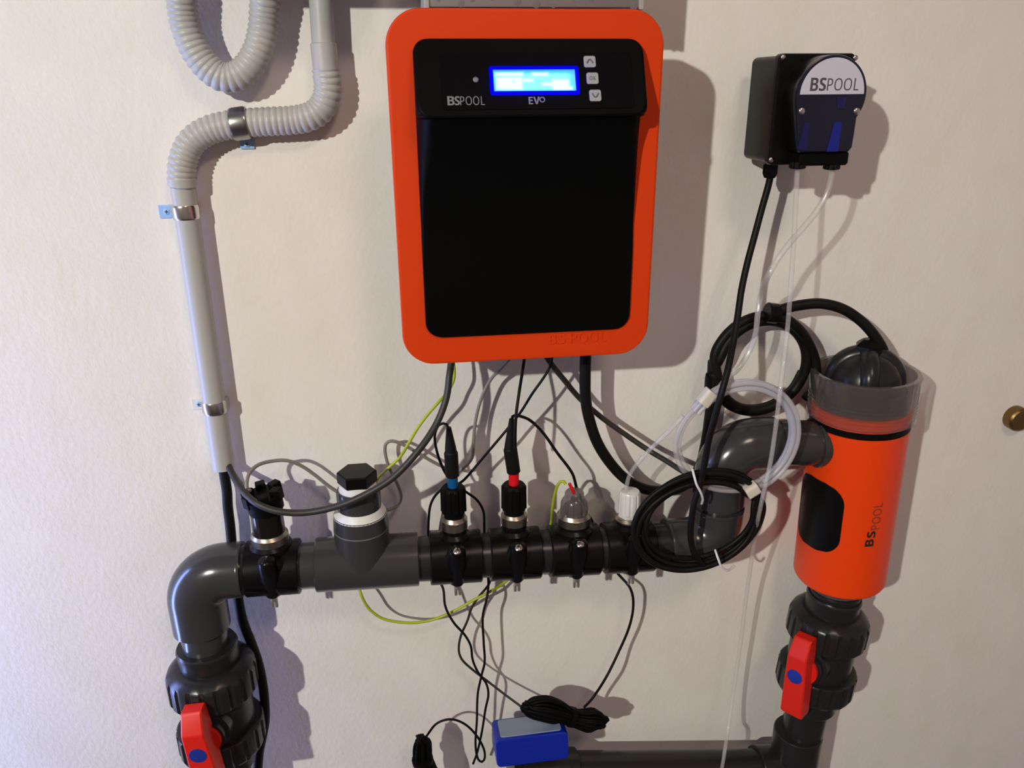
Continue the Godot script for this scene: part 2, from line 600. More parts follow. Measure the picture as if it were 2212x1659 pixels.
# ---------------------------------------------------------------- control panel
func build_panel() -> void:
	var c := Vector3(0.1140, 1.3578, 0.0)
	var o := thing("control_panel", "orange and black wall control panel with a lit blue display", "control panel", Vector3(c.x, 1.2052, 0.0))
	var s := Shape.new()
	s.prism(rrect(0.2358, 0.3052, 0.0295, 12), c, Vector3.RIGHT, UP, 0.101, 0.125, 0.0022, 0.002)
	var front := part("orange_front", s, mats.orange, o, "flat orange front plate with rounded corners")
	lettering("raised_lettering", "B", c + Vector3(0.0234, -0.1332, 0.1252), Basis.IDENTITY, 0.0074, 0.0100, 0.0012, mats.orange, front, true)
	lettering("raised_lettering", "S", c + Vector3(0.0324, -0.1332, 0.1252), Basis.IDENTITY, 0.0069, 0.0100, 0.0012, mats.orange, front, true)
	lettering("raised_lettering", "POOL", c + Vector3(0.0586, -0.1330, 0.1252), Basis.IDENTITY, 0.0352, 0.0100, 0.0012, mats.orange, front)
	s = Shape.new()
	s.prism(rrect(0.195, 0.259, 0.019, 8), c, Vector3.RIGHT, UP, 0.0, 0.101, 0.001)
	part("back_box", s, mats.black, o)
	# the black cover: a sloped head that overhangs a hollow waist and runs out flat below
	s = Shape.new()
	var cx := 0.1149
	var prof := cover_profile()
	var rings := []
	for p in prof:
		rings.append(cover_ring(cx, p))
	s.loft(rings)
	var cover := part("black_cover", s, mats.cover, o, "black cover with an overhanging sloped head")
	# the glossy film on the sloped face
	var u := Vector3.RIGHT
	var fb := Basis(u, VU, NF)
	var fc: Vector3 = (Vector3(0.039, 1.477, 0.1335) + Vector3(0.1999, 1.4316, 0.1543)) * 0.5
	s = Shape.new()
	var fw: float = Vector3(0.1993, 1.4574, 0.1425).x - Vector3(0.0389, 1.4583, 0.1421).x
	s.prism(rrect(fw, Vector3(0.1123, 1.4768, 0.1336).distance_to(Vector3(0.1091, 1.4333, 0.1535)), 0.003, 4), fc, u, VU, 0.0, 0.0006, 0.0003)
	var film := part("display_film", s, mats.film, o)
	# the lit screen and a glowing blue strip standing for bloom and backlight bleed
	var sc: Vector3 = (Vector3(0.0816, 1.4628, 0.14) + Vector3(0.1511, 1.4461, 0.1477)) * 0.5
	var sw: float = Vector3(0.1503, 1.4544, 0.1439).x - Vector3(0.0819, 1.4548, 0.1437).x
	var sh: float = Vector3(0.1151, 1.4627, 0.1401).distance_to(Vector3(0.1139, 1.4463, 0.1476))
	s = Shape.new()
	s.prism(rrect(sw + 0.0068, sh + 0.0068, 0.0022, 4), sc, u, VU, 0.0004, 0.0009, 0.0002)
	var edge := plastic("screen_halo_glow", Color(0.0, 0.0, 0.06), 0.5, 0.1)
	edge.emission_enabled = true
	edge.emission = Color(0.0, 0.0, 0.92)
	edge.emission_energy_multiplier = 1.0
	var scr := part("display_screen_halo", s, edge, o, "deep blue glowing strip standing for the halo round the display")
	screen(sc, sw, sh, fb, scr)
	var glow := AreaLight3D.new()
	glow.name = "display_light"
	glow.area_size = Vector2(sw, sh)
	glow.light_color = Color(0.12, 0.22, 1.0)
	glow.light_energy = 0.012
	glow.shadow_enabled = true
	o.add_child(glow)
	glow.transform = Transform3D(Basis(u, VU, NF), sc + NF * 0.003 - o.position)
	s = Shape.new()
	s.ball(Vector3(0.0676, 1.4556, 0.1437), 0.0024, 0.4, NF)
	part("indicator_light", s, mats.print_light, o)
	var marks := ["^", "OK", "v"]
	var spots := [Vector3(0.1638, 1.4688, 0.1377), Vector3(0.1651, 1.4558, 0.1437), Vector3(0.1664, 1.4424, 0.1498)]
	for i in 3:
		s = Shape.new()
		s.prism(rrect(0.0101, 0.0099, 0.0018, 4), spots[i], u, VU, 0.0, 0.0012, 0.0004)
		var b := part("button", s, mats.button, o)
		if i == 1:
			lettering("button_mark", "OK", spots[i] + NF * 0.0012, fb, 0.0055, 0.0034, 0.0002, mats.button_mark, b, true)
		else:
			s = Shape.new()
			var dir := 1.0 if i == 0 else -1.0
			var tip: Vector3 = spots[i] + VU * 0.0016 * dir + NF * 0.0013
			s.tube([tip - u * 0.0026 - VU * 0.0032 * dir, tip, tip + u * 0.0026 - VU * 0.0032 * dir], 0.0006, 6, 0.0, 0.005, false, 0.0006)
			part("button_mark", s, mats.button_mark, b)
	lettering("printed_lettering", "B", Vector3(0.0463, 1.4397, 0.1512), fb, 0.0058, 0.0076, 0.0002, mats.print_light, film, true)
	lettering("printed_lettering", "S", Vector3(0.0514, 1.4397, 0.1513), fb, 0.0041, 0.0076, 0.0002, mats.print_light, film, true)
	lettering("printed_lettering", "POOL", Vector3(0.0638, 1.4396, 0.1513), fb, 0.0200, 0.0074, 0.0002, mats.print_light, film)
	lettering("printed_lettering", "EV", Vector3(0.1148, 1.4393, 0.1515), fb, 0.0093, 0.0063, 0.0002, mats.print_light, film, true)
	s = Shape.new()
	var oc: Vector3 = Vector3(0.1216, 1.4398, 0.1513)
	var ring := []
	for i in 14:
		ring.append(oc + u * cos(TAU * i / 14) * 0.0020 + VU * sin(TAU * i / 14) * 0.0020)
	s.tube(ring, 0.0006, 6, 0.0, 0.005, true, 0.0008)
	part("printed_ring", s, mats.print_light, film)

# (height, depth in front of the wall, half width, rounding of the edge)
func cover_profile() -> Array:
	var hw := 0.0969
	var top := 1.4872
	var bot := 1.2324
	var rows := []
	for i in 9:
		var t := PI / 2 * i / 8.0
		var y := top - 0.0114 * (1 - cos(t))
		rows.append([y, head_depth(y), hw - 0.0114 * (1 - sin(t)), 0.0033])
	for y in [1.4691, 1.4614, 1.4548, 1.4481, 1.4424]:
		rows.append([y, head_depth(y), hw, 0.0033])
	# the overhanging lip with its rounded lower corners
	for i in 7:
		var t := PI / 2 * i / 6.0
		var y := 1.4395 - 0.0110 * sin(t)
		rows.append([y, head_depth(y), hw, 0.0033 + 0.0090 * (1 - cos(t)), 0.0033 + 0.0114 * (1 - cos(t))])
	rows.append([1.4269, 0.1555, hw, 0.0133, 0.0152])
	rows.append([1.4260, 0.1531, hw, 0.0143, 0.0171])
	# the hollow waist
	for q in [[1.4252, 0.1517], [1.4214, 0.1498], [1.4138, 0.1467], [1.4052, 0.1436], [1.3957, 0.1404], [1.3852, 0.1374], [1.3719, 0.1342], [1.3585, 0.1317], [1.3452, 0.1299], [1.3309, 0.1286]]:
		rows.append([q[0], q[1], hw, lerpf(0.0028, 0.0143, smoothstep(0.128, 0.146, q[1])), 0.03])
	for y in [1.3071, 1.288, 1.269, 1.2557]:
		rows.append([y, 0.1281, hw, 0.0014])
	for i in 9:
		var t := PI / 2 * i / 8.0
		rows.append([bot + 0.0143 * (1 - sin(t)), 0.1279, hw - 0.0143 * (1 - cos(t)), 0.0014])
	return rows

func head_depth(y: float) -> float:
	return 0.1288 + (1.4872 - y) * 0.459

func cover_ring(cx: float, p: Array) -> PackedVector3Array:
	var ring := PackedVector3Array()
	var z: float = p[1]
	var hw: float = p[2]
	var r: float = p[3]
	var rz: float = minf(p[4] if p.size() > 4 else r, z - 0.1235)
	ring.append(Vector3(cx + hw, p[0], 0.1231))
	for j in 9:
		var t := PI / 2 * j / 8.0
		ring.append(Vector3(cx + hw - r + r * cos(t), p[0], z - rz + rz * sin(t)))
	for k in range(1, 8):
		ring.append(Vector3(cx + lerpf(hw - r, -hw + r, k / 8.0), p[0], z))
	for j in 9:
		var t := PI / 2 + PI / 2 * j / 8.0
		ring.append(Vector3(cx - hw + r + r * cos(t), p[0], z - rz + rz * sin(t)))
	ring.append(Vector3(cx - hw, p[0], 0.1231))
	return ring

func screen(at: Vector3, w: float, h: float, b: Basis, parent: Node3D) -> void:
	var img := Image.create(256, 72, false, Image.FORMAT_RGB8)
	var r := RandomNumberGenerator.new()
	r.seed = 5
	for y in 72:
		for x in 256:
			var e := minf(minf(x / 40.0, (255 - x) / 46.0), 1.0)
			var v := clampf((y - 2) / 16.0, 0.0, 1.0) * clampf((76 - y) / 12.0, 0.4, 1.0)
			var k := clampf(minf(0.35 + e, 1.0) * v, 0.0, 1.0)
			img.set_pixel(x, y, Color(0.02, 0.62, 0.98).lerp(Color(0.50, 0.98, 0.97), k))
	# blurred rows of bright characters
	for row in [[5, 92, 9, 20], [120, 170, 10, 20], [7, 88, 26, 66], [92, 122, 31, 40], [182, 235, 34, 64], [150, 182, 44, 54], [186, 244, 58, 68]]:
		for y in range(row[2] - 5, row[3] + 5):
			for x in range(row[0] - 5, row[1] + 5):
				if x < 0 or y < 0 or x > 255 or y > 71:
					continue
				var d := minf(minf(x - row[0] + 5, row[1] + 5 - x), minf(y - row[2] + 5, row[3] + 5 - y))
				var k := clampf(d / 9.0, 0.0, 1.0)
				img.set_pixel(x, y, img.get_pixel(x, y).lerp(Color(0.93, 1.0, 1.0), k * 0.9))
	img.fill_rect(Rect2i(58, 34, 9, 12), Color(0.72, 0.93, 0.93))
	img.fill_rect(Rect2i(204, 50, 5, 5), Color(0.76, 0.97, 0.95))
	var m := plastic("display_screen", Color(0, 0, 0), 0.3)
	m.emission_enabled = true
	m.emission = Color(1, 1, 1)
	m.emission_texture = ImageTexture.create_from_image(img)
	m.emission_operator = BaseMaterial3D.EMISSION_OP_MULTIPLY
	m.emission_energy_multiplier = 1.15
	var q := PlaneMesh.new()
	q.orientation = PlaneMesh.FACE_Z
	q.size = Vector2(w, h)
	q.material = m
	var o := MeshInstance3D.new()
	o.name = "display_screen"
	o.mesh = q
	parent.add_child(o, true)
	o.transform = Transform3D(b, at + b.z * 0.0011 - org_of[parent])
	org_of[o] = org_of[parent]

# ---------------------------------------------------------------- dosing pump
func build_pump() -> void:
	var z0 := 0.085
	var tl: Vector3 = Vector3(0.3556, 1.4772, 0.085)
	var br: Vector3 = Vector3(0.4338, 1.3769, 0.085)
	var c := Vector3((tl.x + br.x) * 0.5, (tl.y + br.y) * 0.5, 0.0)
	var w := 0.0764
	var h := tl.y - br.y
	c.x = tl.x + w * 0.5
	var o := thing("dosing_pump", "small black dosing pump box with a round blue pump head and white half-moon label", "pump", Vector3(c.x, c.y - h * 0.5, 0.0))
	var s := Shape.new()
	s.prism(rrect(w - 0.003, h - 0.003, 0.006, 5), c, Vector3.RIGHT, UP, 0.024, 0.076, 0.001)
	part("housing", s, mats.black, o)
	s = Shape.new()
	s.prism(rrect(w * 0.6, h * 0.7, 0.004, 3), c, Vector3.RIGHT, UP, 0.0, 0.025, 0.001)
	part("mounting_bracket", s, mats.black, o)
	s = Shape.new()
	s.prism(rrect(w, h, 0.005, 5), c, Vector3.RIGHT, UP, 0.0755, z0, 0.0015, 0.001)
	part("lid", s, mats.black, o)
	for p in [Vector3(0.3596, 1.4736, 0.085), Vector3(0.4313, 1.473, 0.085), Vector3(0.3584, 1.3822, 0.085), Vector3(0.4308, 1.3809, 0.085)]:
		s = Shape.new()
		s.ball(p, 0.0026, 0.5, Vector3.BACK)
		part("lid_screw", s, mats.chrome, o)
	# the pump head: a round cover that runs down into a straight block
	var hc: Vector3 = Vector3(0.398, 1.4409, 0.111)
	var r := 0.0345
	var k: Vector3 = Vector3(0.3708, 1.3904, 0.111)
	var rx: Vector3 = Vector3(0.4256, 1.389, 0.111)
	var poly := PackedVector2Array()
	for j in 41:
		var t := lerpf(-0.62, PI + 0.12, j / 40.0)
		poly.append(Vector2(cos(t), sin(t)) * r)
	poly.append(Vector2(k.x - hc.x, k.y - hc.y + 0.004))
	poly.append(Vector2(k.x - hc.x + 0.003, k.y - hc.y))
	poly.append(Vector2(rx.x - hc.x - 0.003, k.y - hc.y))
	poly.append(Vector2(rx.x - hc.x, k.y - hc.y + 0.004))
	poly.append(Vector2(rx.x - hc.x + 0.0004, -0.033))
	var base := Vector3(hc.x, hc.y, 0.0)
	s = Shape.new()
	s.prism(poly, base, Vector3.RIGHT, UP, 0.085, 0.105, 0.0)
	var head := part("pump_head", s, mats.black, o)
	s = Shape.new()
	s.prism(poly, base, Vector3.RIGHT, UP, 0.105, 0.111, 0.0018)
	var cov := part("pump_cover", s, mats.pump_blue, o, "dark blue see-through front of the pump head")
	s = Shape.new()
	var arc := PackedVector2Array()
	for j in 33:
		var t := PI * j / 32.0
		arc.append(Vector2(cos(t) * 0.0312, sin(t) * 0.0312 + 0.0006))
	s.prism(arc, base, Vector3.RIGHT, UP, 0.1109, 0.1113, 0.0)
	var lab := part("half_moon_label", s, mats.label_white, o, "white half-moon label")
	lettering("printed_lettering", "B", Vector3(0.3797, 1.4501, 0.1113), Basis.IDENTITY, 0.0076, 0.0113, 0.0002, mats.print_grey, lab, true)
	lettering("printed_lettering", "S", Vector3(0.3878, 1.4501, 0.1113), Basis.IDENTITY, 0.0066, 0.0113, 0.0002, mats.print_grey, lab, true)
	lettering("printed_lettering", "POOL", Vector3(0.4076, 1.4499, 0.1113), Basis.IDENTITY, 0.0308, 0.0105, 0.0002, mats.print_grey, lab)
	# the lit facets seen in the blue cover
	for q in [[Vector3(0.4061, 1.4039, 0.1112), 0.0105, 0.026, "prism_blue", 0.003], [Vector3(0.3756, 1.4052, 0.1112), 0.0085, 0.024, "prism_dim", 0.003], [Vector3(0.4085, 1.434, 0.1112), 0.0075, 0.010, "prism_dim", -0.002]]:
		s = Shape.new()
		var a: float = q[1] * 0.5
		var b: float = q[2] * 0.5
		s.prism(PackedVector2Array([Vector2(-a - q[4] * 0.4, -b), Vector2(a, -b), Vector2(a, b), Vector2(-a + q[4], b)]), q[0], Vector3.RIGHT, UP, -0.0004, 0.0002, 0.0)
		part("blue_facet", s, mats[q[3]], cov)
	for p in [Vector3(0.3706, 1.4272, 0.111), Vector3(0.4248, 1.4266, 0.111)]:
		s = Shape.new()
		s.ball(p, 0.0033, 0.5, Vector3.BACK)
		part("cover_screw", s, mats.chrome, o)
	s = Shape.new()
	var bc: Vector3 = (Vector3(0.3749, 1.3844, 0.095) + Vector3(0.429, 1.3834, 0.095)) * 0.5
	s.box(bc, Vector3(0.0505, 0.0130, 0.020), 0.002)
	part("outlet_block", s, mats.black_matt, o)
	for p in [[Vector3(0.38, 1.3811, 0.097), 1.3746], [Vector3(0.4151, 1.38, 0.097), 1.3731]]:
		s = Shape.new()
		var a: Vector3 = p[0]
		s.lathe(a, Vector3(a.x, 0, a.z), [Vector2(0, 0.0079), Vector2(a.y - p[1] - 0.001, 0.0079), Vector2(a.y - p[1], 0.0068)], 6 * 4, 8, 0.0008, 0.007)
		part("tube_nut", s, mats.black, o)
	var ga: Vector3 = Vector3(0.3756, 1.3759, 0.05)
	s = Shape.new()
	s.lathe(ga, ga + Vector3.DOWN, [Vector2(0, 0.006), Vector2(0.002, 0.0082), Vector2(0.010, 0.0082), Vector2(0.0145, 0.006), Vector2(0.0150, 0.003)], 6, 0, 0.0)
	part("cable_gland", s, mats.black, o)

# ---------------------------------------------------------------- lamp vessel
func build_vessel() -> void:
	var a: Vector3 = Vector3(0.5225, 1.1026, 0.06)      # middle of the collar
	var b: Vector3 = Vector3(0.5196, 0.8758, 0.06)
	a.x = 0.5108
	b.x = 0.5174
	var ax := (a - b).normalized()
	var R := 0.0538
	var o := thing("lamp_vessel", "upright orange cylinder vessel with a clear screw collar and black plug on top", "vessel", b)
	var len := a.distance_to(b)
	var s := Shape.new()
	s.lathe(b, a, [Vector2(0.0, 0.030), Vector2(0.0, R - 0.006), Vector2(0.002, R - 0.002), Vector2(0.006, R), Vector2(len - 0.017, R), Vector2(len - 0.0165, R - 0.003), Vector2(len - 0.0095, R - 0.003), Vector2(len - 0.009, R - 0.0005), Vector2(len + 0.004, R - 0.0005), Vector2(len + 0.005, R - 0.003), Vector2(len + 0.005, 0.03)], 72)
	var body := part("orange_body", s, mats.vessel_orange, o)
	s = Shape.new()
	s.lathe(b, a, [Vector2(len - 0.0165, R - 0.002), Vector2(len - 0.0162, R + 0.0004), Vector2(len - 0.0098, R + 0.0004), Vector2(len - 0.0095, R - 0.002)], 72)
	part("black_gasket", s, mats.black_matt, o)
	# clear collar: a hollow threaded ring
	s = Shape.new()
	var h0 := len - 0.006
	var h1 := len + 0.046
	var prof := [Vector2(h0, R + 0.0005), Vector2(h0, R + 0.0045)]
	for i in 5:
		var y := h0 + 0.006 + i * 0.0042
		prof.append_array([Vector2(y, R + 0.0045), Vector2(y + 0.0006, R + 0.0037), Vector2(y + 0.0016, R + 0.0037), Vector2(y + 0.0022, R + 0.0045)])
	prof.append_array([Vector2(h1 - 0.0015, R + 0.0050), Vector2(h1, R + 0.0035), Vector2(h1, R - 0.001), Vector2(h1 - 0.002, R - 0.002), Vector2(len + 0.006, R - 0.002), Vector2(len + 0.006, R - 0.010), Vector2(h0 + 0.0115, R - 0.010)])
	s.lathe(b, a, prof.slice(0, prof.size() - 1), 72)
	part("clear_collar", s, mats.clear_cap, o, "clear threaded plastic collar")
	# black domed plug with grip lobes
	s = Shape.new()
	var p0 := b + ax * (len + 0.024)
	s.lathe(p0, p0 + ax, [Vector2(-0.018, 0.046), Vector2(0.002, 0.046), Vector2(0.003, 0.0395), Vector2(0.012, 0.0390), Vector2(0.022, 0.0365), Vector2(0.031, 0.0315), Vector2(0.038, 0.0245), Vector2(0.043, 0.016), Vector2(0.045, 0.008), Vector2(0.0455, 0.0)], 48)
	var plug := part("black_plug", s, mats.pvc_union, o)
	for i in 4:
		var t := TAU * i / 4.0 + 0.42
		var d := Vector3(cos(t), 0, sin(t))
		s = Shape.new()
		s.tube([p0 + d * 0.0335 + ax * 0.010, p0 + d * 0.0305 + ax * 0.024, p0 + d * 0.020 + ax * 0.036, p0 + d * 0.006 + ax * 0.042], 0.0105, 16)
		part("grip_lobe", s, mats.pvc_union, plug)
	s = Shape.new()
	s.lathe(p0 + ax * 0.040, p0 + ax, [Vector2(0, 0.0155), Vector2(0.012, 0.0150), Vector2(0.015, 0.012), Vector2(0.018, 0.008), Vector2(0.019, 0.0065)], 6)
	part("cable_gland", s, mats.black, plug)
	# side port
	var q: Vector3 = Vector3(0.4584, 1.0628, 0.06)
	s = Shape.new()
	var qe := Vector3(b.x + (a.x - b.x) * 0.75, q.y + 0.001, 0.060)
	s.lathe(q, qe, [Vector2(0, 0.026), Vector2(0, 0.0285), Vector2(0.001, 0.0295), Vector2(q.distance_to(qe) - 0.012, 0.0295)], 48)
	part("side_port", s, mats.pvc, o)
	# dark inspection window wrapped on the cylinder
	s = Shape.new()
	var rings := []
	var yb: float = 0.9336
	var yt: float = 1.0229
	for i in 33:
		var v := i / 32.0
		var y := lerpf(yb, yt, v)
		var t0 := -0.30
		var t1 := 0.93
		var e := minf(v, 1.0 - v)
		if e < 0.26:
			t1 -= (1.0 - sqrt(maxf(0.0, 1.0 - pow(1.0 - e / 0.26, 2)))) * 0.46
			t0 += (1.0 - sqrt(maxf(0.0, 1.0 - pow(1.0 - e / 0.26, 2)))) * 0.34
		var c := b + ax * ((y - b.y) / ax.y)
		var ring := PackedVector3Array()
		for j in 15:
			var t := lerpf(t0, t1, j / 14.0)
			ring.append(c + Vector3(-cos(t), 0, sin(t)) * (R + 0.0012))
		for j in 15:
			var t := lerpf(t1, t0, j / 14.0)
			ring.append(c + Vector3(-cos(t), 0, sin(t)) * (R - 0.002))
		rings.append(ring)
	s.loft(rings)
	part("dark_window", s, mats.black, o, "dark rounded inspection window")
	# printing that runs up the front
	var cols := [["B", 1166.0, 0.0092, 0.0100, true, "print_dark"], ["S", 1148.0, 0.0085, 0.0100, true, "print_dark"], ["POOL", 1112.0, 0.0345, 0.0105, false, "print_faint"]]
	for k in 3:
		var pos: Vector3 = [Vector3(0.513, 0.9568, 0.108), Vector3(0.5135, 0.9678, 0.108), Vector3(0.5164, 0.9913, 0.108)][k]
		var c := b + ax * ((pos.y - b.y) / ax.y)
		var out := Vector3(pos.x - c.x, 0, 0.0)
		out.z = sqrt(maxf(0.0, R * R - out.x * out.x))
		var nn := out.normalized()
		lettering("printed_lettering", cols[k][0], c + nn * (R + 0.0002), Basis(ax, ax.cross(nn) * -1.0, nn), cols[k][2], cols[k][3], 0.0004, mats[cols[k][5]], body, cols[k][4])
	# reducer below
	s = Shape.new()
	s.lathe(b + ax * 0.001, b - ax, [Vector2(0, 0.035), Vector2(0.014, 0.034), Vector2(0.016, 0.0325), Vector2(0.0165, 0.028)], 40)
	part("clear_outlet_ring", s, mats.smoke_cap, o, "smoky clear ring below the orange body")

# ---------------------------------------------------------------- pipework
func line_z(p: Vector3) -> Vector3:
	return p

func arc_pts(a: Vector3, corner: Vector3, b: Vector3, r: float) -> Array:
	var da := (a - corner).normalized()
	var db := (b - corner).normalized()
	var out := [a]
	var c := corner + (da + db) * r
	for i in 9:
		var t := PI / 2 * i / 8.0
		out.append(c - db * r * cos(t) - da * r * sin(t))
	out.append(b)
	return out

func union_valve(base: Vector3, down: Vector3, turn: float, tilt: float, label: String) -> void:
	var o := thing("ball_valve", label, "valve", Vector3.ZERO, "red-handled union ball valves")
	var Y := Vector3.UP
	var s := Shape.new()
	s.lathe(Vector3(0, -0.03, 0), Y, [Vector2(0, 0.040), Vector2(0.06, 0.040)], 40)
	s.lathe(Vector3.ZERO, Vector3.BACK, [Vector2(0, 0.026), Vector2(0.043, 0.026), Vector2(0.044, 0.022), Vector2(0.052, 0.022)], 32)
	part("body", s, mats.pvc_union, o)
	for d in [1.0, -1.0]:
		s = Shape.new()
		s.lathe(Vector3(0, 0.023 * d, 0), Vector3(0, d, 0), [Vector2(0, 0.044), Vector2(0.001, 0.0475), Vector2(0.003, 0.049), Vector2(0.028, 0.049), Vector2(0.034, 0.0465), Vector2(0.040, 0.040), Vector2(0.042, 0.033)], 60, 20, 0.0022, 0.0485)
		part("union_nut", s, mats.pvc_union, o)
		s = Shape.new()
		s.lathe(Vector3(0, 0.058 * d, 0), Vector3(0, d, 0), [Vector2(0, 0.033), Vector2(0.020, 0.0325), Vector2(0.026, 0.0335), Vector2(0.029, 0.032), Vector2(0.029, 0.0252)], 40)
		part("socket", s, mats.pvc_union, o)
	# lever: flat paddle with a bevelled top end, hollow behind
	s = Shape.new()
	var secs := [[-0.058, 0.0265, 0.073, 0.054], [-0.055, 0.0278, 0.0752, 0.054], [-0.010, 0.0266, 0.0755, 0.052], [0.024, 0.0242, 0.0758, 0.050], [0.028, 0.0238, 0.0752, 0.050], [0.046, 0.0220, 0.0655, 0.049], [0.048, 0.0212, 0.063, 0.050]]
	var rings := []
	for q in secs:
		var hw: float = q[1] * 0.5
		var e := 0.0015
		rings.append(PackedVector3Array([Vector3(-hw, q[0], q[3]), Vector3(-hw, q[0], q[2] - e), Vector3(-hw + e, q[0], q[2]), Vector3(hw - e, q[0], q[2]), Vector3(hw, q[0], q[2] - e), Vector3(hw, q[0], q[3])]))
	s.loft(rings)
	s.lathe(Vector3(0, 0, 0.044), Vector3.BACK, [Vector2(0, 0.019), Vector2(0.012, 0.019)], 24)
	for i in s.soup.size():
		var p := s.soup[i]
		s.soup[i] = Vector3(p.x * cos(tilt) - p.y * sin(tilt), p.x * sin(tilt) + p.y * cos(tilt), p.z)
	var lever := part("lever", s, mats.red, o, "red plastic lever")
	s = Shape.new()
	s.lathe(Vector3(0, 0, 0.0752), Vector3.BACK * 2.0, [Vector2(0, 0.0095), Vector2(0.0008, 0.0095), Vector2(0.0011, 0.0088)], 28)
	part("blue_dot", s, mats.blue_dot, lever, "round blue cap on the lever")
	var y := -down.normalized()
	var x := y.cross(Vector3.BACK).normalized()
	var z := x.cross(y)
	o.transform = Transform3D(Basis(x, y, z) * Basis(UP, turn), base)

func build_pipework() -> void:
	var g := "grey pressure pipes"
	var s := Shape.new()
	# left: elbow, riser, valve
	var ec := Vector3(-0.2449, 0.9577, 0.060)
	var e0 := Vector3(-0.2449, 0.888, 0.060)
	var e1 := Vector3(-0.1925, 0.9574, 0.060)
	s.tube(arc_pts(e0, ec, e1, 0.034), 0.0305, 40)
	s.lathe(e1 - Vector3(0.003, 0, 0), e1 + Vector3.RIGHT, [Vector2(0, 0.0300), Vector2(0.002, 0.0308), Vector2(0.0045, 0.0302), Vector2(0.0045, 0.025)], 40)
	single("pipe_elbow", s, mats.pvc, "dark grey elbow joining the manifold's end to the riser over the valve", "pipe elbow", ec)
	s = Shape.new()
	s.lathe(Vector3(-0.2449, 0.8566, 0.060), UP * 5.0, [Vector2(0, 0.0252), Vector2(0.06, 0.0252)], 40)
	single("riser_pipe", s, mats.pvc, "short dark grey upright pipe between elbow and union valve", "pipe", Vector3(-0.2449, 0.8566, 0.06))
	union_valve(Vector3(-0.2433, 0.7769, 0.060), Vector3.DOWN, deg_to_rad(-4.0), deg_to_rad(5.0), "dark union ball valve with red lever beside the long black cable")
	s = Shape.new()
	s.lathe(Vector3(-0.2433, 0.6923, 0.060), Vector3(-0.2433, 0.0, 0.060), [Vector2(0, 0.0252), Vector2(0.71, 0.0252)], 32)
	single("drop_pipe", s, mats.pvc, "dark grey pipe going down to the floor below the valve", "pipe", Vector3(-0.2433, 0.002, 0.06))
	# the long manifold pipe
	var m0 := Vector3(-0.2105, 0.9580, 0.060)
	var m1 := Vector3(0.308, 0.9420, 0.060)
	s = Shape.new()
	var ml := m0.distance_to(m1)
	var tee0: float = (-0.1135 + 0.2105) / 0.5187 * ml
	var tee1: float = (-0.0009 + 0.2105) / 0.5187 * ml
	s.lathe(m0, m1, [Vector2(0, 0.0252), Vector2(tee0 + 0.012, 0.0252)], 40)
	single("manifold_pipe", s, mats.pvc, "short dark grey level pipe between the big elbow and the tee", "pipe", m0)
	s = Shape.new()
	s.lathe(m0, m1, [Vector2(tee1 - 0.012, 0.0252), Vector2(ml, 0.0252)], 40)
	single("manifold_pipe", s, mats.pvc_union, "long dark grey level pipe under the row of four clamp saddles", "pipe", m0.lerp(m1, 0.5))  # darker than the short piece, painting in the shade between the saddles
	# silvery tape wound round the pipe by the elbow
	s = Shape.new()
	var tp := m0.lerp(m1, 0.052)
	s.lathe(tp, m1, [Vector2(0, 0.0254), Vector2(0, 0.0276), Vector2(0.006, 0.0276), Vector2(0.006, 0.0254)], 40, 0, 0.0, 1.0, true)
	single("thread_tape", s, mats.ring, "silvery tape wound round the pipe next to the elbow", "tape", tp)
	# tee with its reducers and plug
	var t0: Vector3 = m0.lerp(m1, (-0.1135 + 0.2105) / 0.5187)
	var t1: Vector3 = m0.lerp(m1, (-0.0009 + 0.2105) / 0.5187)
	var tm := m0.lerp(m1, (-0.0611 + 0.2105) / 0.5187)
	var o := thing("pipe_tee", "dark grey tee with stacked reducers and a black hexagon plug on top", "pipe tee", tm)
	s = Shape.new()
	var tl := t0.distance_to(t1)
	s.lathe(t0, t1, [Vector2(0, 0.0255), Vector2(0, 0.0290), Vector2(0.001, 0.0300), Vector2(tl - 0.001, 0.0300), Vector2(tl, 0.0290), Vector2(tl, 0.0255)], 48)
	s.lathe(tm, tm + UP, [Vector2(0.0, 0.0300), Vector2(0.9981 - tm.y, 0.0300), Vector2(0.9981 - tm.y + 0.001, 0.029)], 48)
	part("tee_body", s, mats.pvc, o)
	s = Shape.new()
	s.lathe(tm, tm + UP, [Vector2(0.9963 - tm.y, 0.0297), Vector2(1.0004 - tm.y, 0.0297)], 48)
	part("glue_line", s, mats.print_light, o, "pale ring of dried glue")
	s = Shape.new()
	s.lathe(tm, tm + UP, [Vector2(0.9998 - tm.y, 0.0300), Vector2(1.0113 - tm.y, 0.0292), Vector2(1.0171 - tm.y, 0.0285)], 8 * 5)
	part("reducer", s, mats.pvc, o)
	s = Shape.new()
	s.lathe(tm, tm + UP, [Vector2(1.0136 - tm.y, 0.0278), Vector2(1.0159 - tm.y, 0.0288), Vector2(1.0239 - tm.y, 0.0245), Vector2(1.0251 - tm.y, 0.0220)], 48)
	part("sealing_tape", s, mats.white, o, "white thread tape ring")
	s = Shape.new()
	s.lathe(tm, tm + UP, [Vector2(1.0216 - tm.y, 0.0235), Vector2(1.0431 - tm.y, 0.0235), Vector2(1.0464 - tm.y, 0.0222)], 8 * 5)
	part("reducer", s, mats.pvc, o)
	s = Shape.new()
	s.lathe(tm, tm + UP, [Vector2(1.042 - tm.y, 0.0205), Vector2(1.0442 - tm.y, 0.0212), Vector2(1.0531 - tm.y, 0.0192), Vector2(1.0542 - tm.y, 0.017)], 48)
	part("sealing_tape", s, mats.white, o, "white thread tape ring")
	s = Shape.new()
	var hb: float = 1.0509 - tm.y
